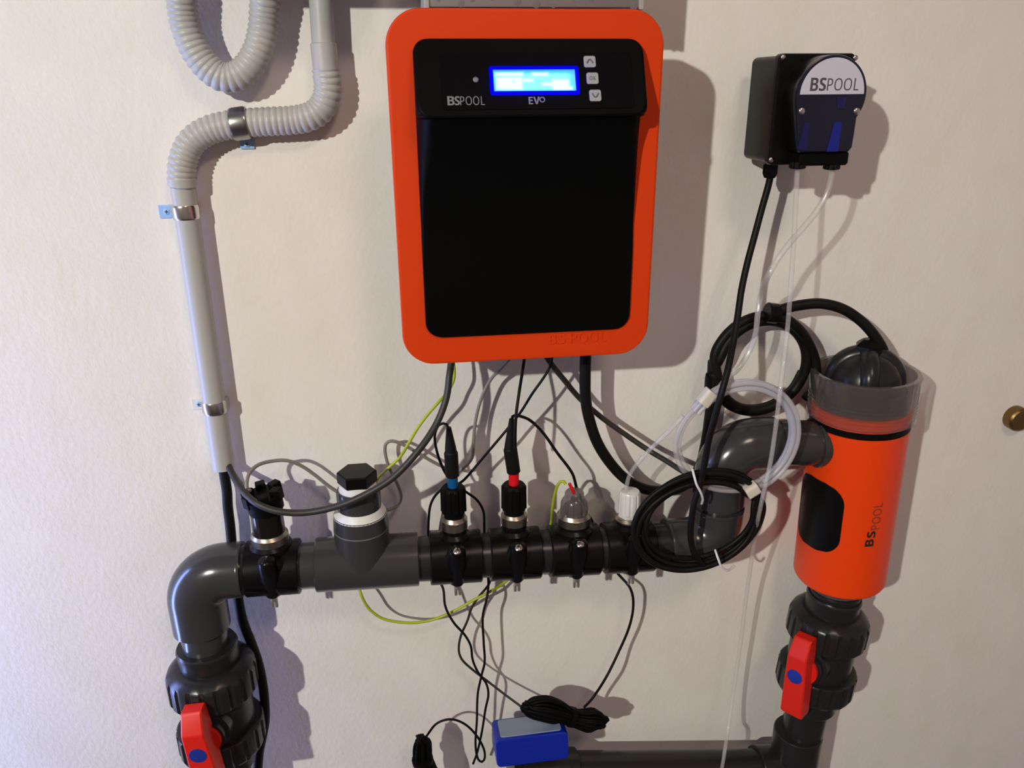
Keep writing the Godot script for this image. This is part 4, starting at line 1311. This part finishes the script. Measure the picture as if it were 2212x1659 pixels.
	cable("grey_cable", [Vector3(0.1182, 1.2214, 0.042), Vector3(0.1093, 1.1813, 0.04), Vector3(0.1002, 1.1678, 0.036), Vector3(0.0883, 1.1507, 0.028), Vector3(0.0788, 1.1322, 0.028), Vector3(0.0721, 1.1106, 0.028), Vector3(0.0685, 1.0883, 0.028), Vector3(0.067, 1.0685, 0.028), Vector3(0.0651, 1.057, 0.028), Vector3(0.057, 1.0472, 0.028), Vector3(0.0471, 1.0401, 0.024), Vector3(0.029, 1.0483, 0.0224), Vector3(0.0113, 1.0607, 0.0224), Vector3(-0.0037, 1.0722, 0.0224), Vector3(-0.0171, 1.0806, 0.0224), Vector3(-0.0256, 1.0823, 0.0224), Vector3(-0.0305, 1.0776, 0.0224), Vector3(-0.0308, 1.0645, 0.0224), Vector3(-0.0277, 1.0487, 0.0224), Vector3(-0.0237, 1.0378, 0.0224), Vector3(-0.0183, 1.0227, 0.0224), Vector3(-0.0169, 1.0106, 0.0224), Vector3(-0.0205, 1.0028, 0.024), Vector3(-0.0256, 1.0058, 0.036), Vector3(-0.0304, 1.0117, 0.05), Vector3(-0.0332, 1.0148, 0.056)], 0.0019, mats.grey_cable, "thin grey cable wandering from the panel behind the blue probe to the tee", "cable", "", 10)
	cable("grey_cable", [Vector3(-0.2006, 1.0734, 0.0144), Vector3(-0.1995, 1.06, 0.016), Vector3(-0.1909, 1.055, 0.032), Vector3(-0.1781, 1.0554, 0.056), Vector3(-0.1722, 1.0547, 0.064)], 0.0020, mats.grey_cable, "short grey cable from the conduit's end to the flow switch")
	cable("grey_cable", [Vector3(-0.1742, 1.0592, 0.068), Vector3(-0.1745, 1.065, 0.0624), Vector3(-0.172, 1.0708, 0.0528), Vector3(-0.1644, 1.0745, 0.044), Vector3(-0.1512, 1.074, 0.036), Vector3(-0.1364, 1.0715, 0.032), Vector3(-0.1228, 1.0627, 0.0288), Vector3(-0.1093, 1.0494, 0.0272), Vector3(-0.0956, 1.0345, 0.0272), Vector3(-0.0836, 1.025, 0.0288), Vector3(-0.0686, 1.0185, 0.032)], 0.0020, mats.grey_cable, "grey cable arching from the flow switch to behind the tee's plug")
	cable("earth_wire", [Vector3(0.0478, 1.2225, 0.034), Vector3(0.0473, 1.1823, 0.036), Vector3(0.0483, 1.1665, 0.036), Vector3(0.0474, 1.156, 0.036), Vector3(0.041, 1.1431, 0.036), Vector3(0.0292, 1.1335, 0.044), Vector3(0.0157, 1.1183, 0.044), Vector3(0.005, 1.1038, 0.044), Vector3(-0.0059, 1.0858, 0.044), Vector3(-0.0159, 1.0671, 0.036), Vector3(-0.0277, 1.0566, 0.036), Vector3(-0.0414, 1.0413, 0.032), Vector3(-0.0567, 1.0108, 0.022), Vector3(-0.068, 0.9657, 0.016), Vector3(-0.0751, 0.9223, 0.016), Vector3(-0.0732, 0.9004, 0.024), Vector3(-0.0691, 0.8861, 0.032), Vector3(-0.0611, 0.8681, 0.032), Vector3(-0.0478, 0.8547, 0.032), Vector3(-0.0285, 0.8471, 0.032), Vector3(-0.0075, 0.844, 0.032), Vector3(0.0149, 0.8468, 0.032), Vector3(0.0405, 0.8568, 0.032), Vector3(0.0605, 0.868, 0.032), Vector3(0.0805, 0.8778, 0.032), Vector3(0.099, 0.8795, 0.02), Vector3(0.1258, 0.8974, 0.014), Vector3(0.1512, 0.9292, 0.016), Vector3(0.1568, 0.9659, 0.03), Vector3(0.1547, 0.995, 0.048), Vector3(0.1557, 1.0211, 0.0576), Vector3(0.1588, 1.0357, 0.0624), Vector3(0.1632, 1.039, 0.064), Vector3(0.166, 1.0356, 0.0656)], 0.0017, mats.yellow_green, "thin yellow-green wire from the panel, sagging below the manifold to the electrode")
	# the two black leads below the conduit, taped together
	cable("taped_cable", [Vector3(-0.2072, 1.0681, 0.014), Vector3(-0.2076, 1.055, 0.016), Vector3(-0.2068, 1.0336, 0.0192), Vector3(-0.2084, 1.0134, 0.0192), Vector3(-0.2088, 0.9902, 0.02), Vector3(-0.2105, 0.9625, 0.019), Vector3(-0.2122, 0.9255, 0.019), Vector3(-0.2125, 0.8937, 0.019), Vector3(-0.2114, 0.8609, 0.019), Vector3(-0.2046, 0.829, 0.022), Vector3(-0.1999, 0.8027, 0.024), Vector3(-0.1976, 0.7728, 0.026), Vector3(-0.1981, 0.7427, 0.028), Vector3(-0.2013, 0.7141, 0.028), Vector3(-0.2076, 0.6891, 0.028), Vector3(-0.2135, 0.6674, 0.028), Vector3(-0.2206, 0.6262, 0.028)], 0.0056, blk, "long black taped cable going from the conduit down behind the elbow", "cable", "", 14)
	# pump lead and its coil
	cable("pump_cable", [Vector3(0.3764, 1.3649, 0.05), Vector3(0.3752, 1.3539, 0.05), Vector3(0.3698, 1.331, 0.052), Vector3(0.3629, 1.3033, 0.056), Vector3(0.3551, 1.2758, 0.062), Vector3(0.3481, 1.2509, 0.07), Vector3(0.3422, 1.2265, 0.08), Vector3(0.3337, 1.2011, 0.094), Vector3(0.3224, 1.1777, 0.112), Vector3(0.314, 1.1534, 0.12), Vector3(0.3099, 1.1245, 0.118), Vector3(0.3076, 1.0991, 0.114), Vector3(0.307, 1.0793, 0.112), Vector3(0.3057, 1.0625, 0.111), Vector3(0.3043, 1.0453, 0.11), Vector3(0.2996, 1.0259, 0.11), Vector3(0.298, 1.0059, 0.11), Vector3(0.2995, 0.9812, 0.108), Vector3(0.3063, 0.9583, 0.106), Vector3(0.3204, 0.9378, 0.102)], 0.0035, blk, "long black cable from the pump's gland down to the lower coil", "cable", "", 12)
	var s := Shape.new()
	var cc: Vector3 = Vector3(0.3116, 0.9936, 0.099)
	var ux := Vector3(1.0, 0.03, 0.0)
	var uy := Vector3(0.03, 1.0, 0.0).normalized()
	s.tube(coil_path(cc, ux, uy, 0.0680, 0.0550, 7, 0.0072, 11, 0.6), 0.0029, 10)
	single("cable_coil", s, blk, "oval coil of thin black cable in front of the lower pipe elbow", "cable coil", cc)
	tie([Vector3(0.296, 1.064, 0.106), Vector3(0.2957, 1.059, 0.1135), Vector3(0.2982, 1.0504, 0.1155), Vector3(0.3037, 1.0408, 0.114), Vector3(0.3088, 1.0291, 0.11), Vector3(0.3103, 1.0205, 0.105)], 0.0014, "white tie on top of the lower cable coil")
	tie([Vector3(0.3288, 0.9629, 0.11), Vector3(0.3289, 0.9578, 0.119), Vector3(0.3349, 0.9451, 0.119), Vector3(0.3438, 0.9386, 0.116), Vector3(0.3549, 0.9383, 0.108)], 0.0013, "white tie at the bottom of the lower cable coil")
	# upper coil of thick cable up to the vessel's plug
	cc = Vector3(0.3974, 1.1514, 0.034)
	s = Shape.new()
	var up_pts := []
	up_pts.append_array([Vector3(0.3444, 1.1073, 0.026), Vector3(0.3396, 1.1305, 0.029)])
	up_pts.append_array(coil_path(cc, Vector3.RIGHT, UP, 0.0530, 0.0540, 2, 0.0042, 4, 3.3))
	for i in 8:
		var t := 3.3 + 2.75 * i / 7.0
		up_pts.append(cc + Vector3(cos(t) * 0.0560, sin(t) * 0.0560, -0.006))
	s.tube(up_pts, 0.0058, 14)
	single("cable_coil", s, blk, "round coil of thick black cable hanging beside the orange vessel", "cable coil", cc)
	cable("vessel_cable", [Vector3(0.4616, 1.1044, 0.0256), Vector3(0.4654, 1.1194, 0.032), Vector3(0.4635, 1.1402, 0.0368), Vector3(0.457, 1.1629, 0.0368), Vector3(0.4397, 1.1884, 0.04), Vector3(0.4174, 1.2071, 0.0416), Vector3(0.3993, 1.2143, 0.0416), Vector3(0.4097, 1.2195, 0.0432), Vector3(0.4299, 1.2238, 0.0448), Vector3(0.4523, 1.2252, 0.048), Vector3(0.4753, 1.2194, 0.052), Vector3(0.4944, 1.2076, 0.056), Vector3(0.5079, 1.1945, 0.0608), Vector3(0.5195, 1.1794, 0.064), Vector3(0.5241, 1.1721, 0.064)], 0.0058, blk, "thick black cable arching from the upper coil into the orange vessel's plug", "cable", "", 14)
	s = Shape.new()
	var t0: Vector3 = Vector3(0.3989, 1.2152, 0.041)
	s.lathe(t0 - Vector3(0.006, -0.001, 0), t0 + Vector3(0.6, -0.1, 0), [Vector2(0, 0.010), Vector2(0.001, 0.0112), Vector2(0.012, 0.0112), Vector2(0.013, 0.010)], 20)
	single("binding_tape", s, mats.black, "black tape binding the top of the thick cable coil", "tape", t0)
	# dosing tubes
	cable("dosing_tube", [Vector3(0.3797, 1.3798, 0.097), Vector3(0.3808, 1.3677, 0.097), Vector3(0.3827, 1.3414, 0.097), Vector3(0.3847, 1.3144, 0.097), Vector3(0.387, 1.2773, 0.097), Vector3(0.3887, 1.2437, 0.097), Vector3(0.3947, 1.2062, 0.088), Vector3(0.3865, 1.1763, 0.104), Vector3(0.3812, 1.1546, 0.114), Vector3(0.3795, 1.1351, 0.117), Vector3(0.3793, 1.098, 0.117), Vector3(0.3782, 1.0708, 0.117), Vector3(0.3756, 1.0432, 0.117), Vector3(0.3751, 1.0217, 0.114), Vector3(0.38, 0.9808, 0.1), Vector3(0.393, 0.912, 0.072), Vector3(0.4002, 0.8535, 0.056), Vector3(0.4041, 0.7836, 0.048), Vector3(0.402, 0.7018, 0.048), Vector3(0.3921, 0.6481, 0.064), Vector3(0.3769, 0.6469, 0.092), Vector3(0.3744, 0.6101, 0.094)], 0.0024, mats.clear_tube, "clear thin tube hanging straight from the pump past the coils to the bottom pipe", "tube", "", 12)
	cable("dosing_tube", [Vector3(0.4147, 1.3791, 0.097), Vector3(0.4159, 1.3648, 0.097), Vector3(0.4133, 1.3495, 0.097), Vector3(0.4058, 1.3341, 0.097), Vector3(0.3935, 1.3177, 0.097), Vector3(0.3813, 1.303, 0.097), Vector3(0.3705, 1.2872, 0.097), Vector3(0.3618, 1.2697, 0.097), Vector3(0.3698, 1.2426, 0.07), Vector3(0.3679, 1.2231, 0.072), Vector3(0.3676, 1.2028, 0.072), Vector3(0.3625, 1.1823, 0.072), Vector3(0.3509, 1.1659, 0.076), Vector3(0.3363, 1.1591, 0.084), Vector3(0.3218, 1.1524, 0.096), Vector3(0.3145, 1.1485, 0.101)], 0.0030, mats.faint_tube, "milky tube curving from the pump's second outlet into the white coil", "tube", "", 12)
	cc = Vector3(0.3461, 1.0939, 0.104)
	s = Shape.new()
	for k in 4:
		var r := 0.0605 + (k % 2) * 0.0056
		var pts := []
		for i in 30:
			var t := lerpf(2.52, -1.02, i / 29.0)
			pts.append(cc + Vector3(cos(t) * r, sin(t) * r, (k / 2) * 0.0052 - 0.003))
		s.tube(pts, 0.0031, 10)
	single("tube_coil", s, mats.milky_tube, "milky white coil of thin tube in front of the upper elbow", "tube coil", cc)
	s = Shape.new()
	for k in 2:
		var r := 0.0600 + k * 0.0045
		var pts := []
		for i in 30:
			var t := lerpf(2.50, 5.28, i / 29.0)
			pts.append(cc + Vector3(cos(t) * (r + 0.003), sin(t) * r, -0.002 + k * 0.003 - sin(PI * i / 29.0) * 0.012))
		s.tube(pts, 0.0028, 10)
	single("loose_tube", s, mats.faint_tube, "two loose pale turns closing the white tube coil's open side", "tube", cc)
	tape_wrap(cc, 2.48, 0.0634, 0.0165, "white tape round the tube coil near the injection fitting's tube")
	tape_wrap(cc, -1.02, 0.0634, 0.0145, "white tape round the tube coil near the orange vessel")
	cable("injection_tube", [Vector3(0.2842, 1.1236, 0.098), Vector3(0.2784, 1.1151, 0.096), Vector3(0.2694, 1.1021, 0.092), Vector3(0.2576, 1.0835, 0.084), Vector3(0.2478, 1.0657, 0.0768), Vector3(0.2405, 1.0494, 0.0704), Vector3(0.2374, 1.0366, 0.0664), Vector3(0.2362, 1.0196, 0.064)], 0.0024, mats.clear_tube, "short clear tube from the white coil down to the injection fitting", "tube", "", 12)

func tie(pts: Array, r: float, label: String) -> void:
	var s := Shape.new()
	s.tube(pts, r, 8, 0.0, 0.005, false, 0.002)
	single("cable_tie", s, mats.white, label, "cable tie", pts[0])

func tape_wrap(cc: Vector3, t: float, r: float, long: float, label: String) -> void:
	var s := Shape.new()
	var c := cc + Vector3(cos(t) * r, sin(t) * r, 0.0)
	var d := Vector3(-sin(t), cos(t), 0.0)
	var rad := Vector3(cos(t), sin(t), 0.0)
	s.prism(rrect(0.0145, 0.0135, 0.004, 4), c - d * long * 0.5, rad, rad.cross(d) * -1.0, -0.0, -long, 0.0)
	var g := single("wrapping_tape", s, mats.tape, label, "tape", c)

# ---------------------------------------------------------------- small things
func hank(called: String, base: Vector3, mids: Array, widths: Array, seed: int, label: String, strands: int) -> void:
	var r := RandomNumberGenerator.new()
	r.seed = seed
	var o := thing(called, label, "cable hank", base)
	var s := Shape.new()
	var m := mids.size()
	var along: Vector3 = (mids[m - 1] - mids[0]).normalized()
	var side := along.cross(Vector3.BACK).normalized()
	for k in strands:
		var a := r.randf() * TAU
		var q := sqrt(r.randf())
		var pts := []
		for dirn in 2:
			var aa := a + PI * dirn * 0.8
			for i in m:
				var j: int = i if dirn == 0 else m - 1 - i
				var w: float = widths[j] * q
				pts.append(mids[j] + side * cos(aa) * w + Vector3.BACK * sin(aa) * w * 0.8 + along * r.randf_range(-0.003, 0.003))
			var e: Vector3 = mids[m - 1] if dirn == 0 else mids[0]
			pts.append(e + along * (1.0 if dirn == 0 else -1.0) * r.randf_range(0.006, 0.014) + side * r.randf_range(-0.5, 0.5) * widths[m - 1 if dirn == 0 else 0])
		s.tube(pts, 0.0018, 7, 0.0, 0.005, true, 0.005)
	part("cable_turns", s, mats.black_matt, o)
	s = Shape.new()
	var w: Vector3 = mids[m / 2]
	s.lathe(w - along * 0.004, w + along, [Vector2(0, widths[m / 2] * 0.7), Vector2(0.001, widths[m / 2] + 0.002), Vector2(0.007, widths[m / 2] + 0.002), Vector2(0.008, widths[m / 2] * 0.7)], 20)
	part("binding", s, mats.black_matt, o)

func build_small_things() -> void:
	hank("cable_hank", Vector3(0.1695, 0.716, 0.07), [Vector3(0.1283, 0.7309, 0.0704), Vector3(0.1429, 0.7274, 0.0704), Vector3(0.1605, 0.7191, 0.0704), Vector3(0.1784, 0.7085, 0.0704), Vector3(0.1922, 0.7028, 0.0704), Vector3(0.2043, 0.6996, 0.0704), Vector3(0.2116, 0.6971, 0.0704)], [0.012, 0.0165, 0.0155, 0.0105, 0.0130, 0.0160, 0.0120], 3, "big black hank of thin cable lying over the blue box's edge", 26)
	hank("cable_hank", Vector3(-0.0114, 0.6655, 0.06), [Vector3(-0.0094, 0.6833, 0.06), Vector3(-0.0101, 0.6691, 0.06), Vector3(-0.0101, 0.6562, 0.06), Vector3(-0.0078, 0.6421, 0.06), Vector3(-0.003, 0.6137, 0.056)], [0.009, 0.0115, 0.0115, 0.013, 0.014], 9, "small black hank of thin cable at the bottom edge", 22)
	# blue instrument case standing on the low pipe
	var a: Vector3 = Vector3(0.0791, 0.7064, 0.092)
	var b: Vector3 = Vector3(0.1692, 0.7077, 0.092)
	var bk: Vector3 = Vector3(0.072, 0.6923, 0.046)
	var u := (b - a).normalized()
	var w := a.distance_to(b)
	var n := Vector3(0, 0.22, 1.0).normalized()
	var v := n.cross(u).normalized()
	n = u.cross(v).normalized()
	var hgt := 0.037
	var o := thing("instrument_case", "blue plastic case with a pale grey top resting on the low pipe", "case", a - v * hgt)
	var c := (a + b) * 0.5 - v * hgt * 0.5
	var s := Shape.new()
	s.prism(rrect(w, hgt, 0.006, 5), c, u, v, -0.046, 0.0, 0.002, 0.002)
	part("blue_shell", s, mats.box_blue, o)
	s = Shape.new()
	s.prism(rrect(w - 0.014, 0.037, 0.004, 5), c + v * hgt * 0.5 - n * 0.0225, u, -n, -0.001, 0.0012, 0.0005)
	var top := part("grey_top", s, mats.box_grey, o, "pale grey inset top")
	s = Shape.new()
	s.prism(rrect(0.014, 0.0045, 0.001, 3), c + n * 0.0001 - u * 0.004 + v * 0.002, u, v, 0.0, 0.0006, 0.0002)
	part("latch_mark", s, mats.box_blue, o)
	# brass stud on the wall
	var p: Vector3 = Vector3(0.7651, 1.0496, 0.0)
	o = thing("brass_stud", "round dull brass stud sticking out of the wall", "stud", p)
	s = Shape.new()
	s.lathe(p, p + Vector3.BACK, [Vector2(0, 0.0155), Vector2(0.010, 0.0158), Vector2(0.012, 0.0150), Vector2(0.014, 0.0128), Vector2(0.0145, 0.0)], 36)
	part("body", s, mats.brass, o)
	s = Shape.new()
	s.lathe(p + Vector3(0.009, 0.002, 0.010), p + Vector3(0.5, 0.002, 0.30), [Vector2(0, 0.007), Vector2(0.016, 0.007), Vector2(0.018, 0.005)], 20)
	part("pin", s, mats.brass, o)
	# the galvanised plate box over the panel
	var q0: Vector3 = Vector3(0.0296, 1.5155, 0.09)
	var q1: Vector3 = Vector3(0.2234, 1.5166, 0.09)
	var wd := q1.x - q0.x
	var cc := Vector3((q0.x + q1.x) * 0.5, 1.6535, 0.0)
	o = thing("metal_box", "grey metal box with pale edges just above the orange control panel", "box", Vector3(cc.x, cc.y - 0.14, 0.0))
	s = Shape.new()
	s.box(cc + Vector3(0, 0, 0.0445), Vector3(wd - 0.006, 0.280, 0.089), 0.001)
	part("front_plate", s, mats.steel, o)
	for k in [-1.0, 1.0]:
		s = Shape.new()
		s.box(cc + Vector3(k * (wd * 0.5 - 0.003), 0, 0.0455), Vector3(0.0045, 0.282, 0.091), 0.0008)
		part("edge_strip", s, mats.grey_cap, o, "pale edge strip")
	s = Shape.new()
	var r := RandomNumberGenerator.new()
	r.seed = 2
	for i in 11:
		var x := lerpf(-0.44, 0.44, i / 10.0) * wd + r.randf_range(-0.004, 0.004)
		s.ball(Vector3(cc.x + x, q0.y + r.randf_range(-0.001, 0.009), 0.0889), r.randf_range(0.0020, 0.0048), 0.07, Vector3.BACK)
	part("drip_mark", s, mats.drip, o)
	# the cabinet into which the conduits run, above the picture
	var k0 := Vector3(-0.080, 1.5495, 0.0)
	o = thing("junction_cabinet", "grey junction cabinet above, into which the conduits run", "cabinet", k0)
	s = Shape.new()
	s.box(k0 + Vector3(0, 0.14, 0.051), Vector3(0.172, 0.27, 0.102), 0.003)
	part("body", s, mats.conduit, o)
	s = Shape.new()
	s.box(k0 + Vector3(0, 0.14, 0.106), Vector3(0.172, 0.27, 0.008), 0.003)
	part("door", s, mats.conduit, o)
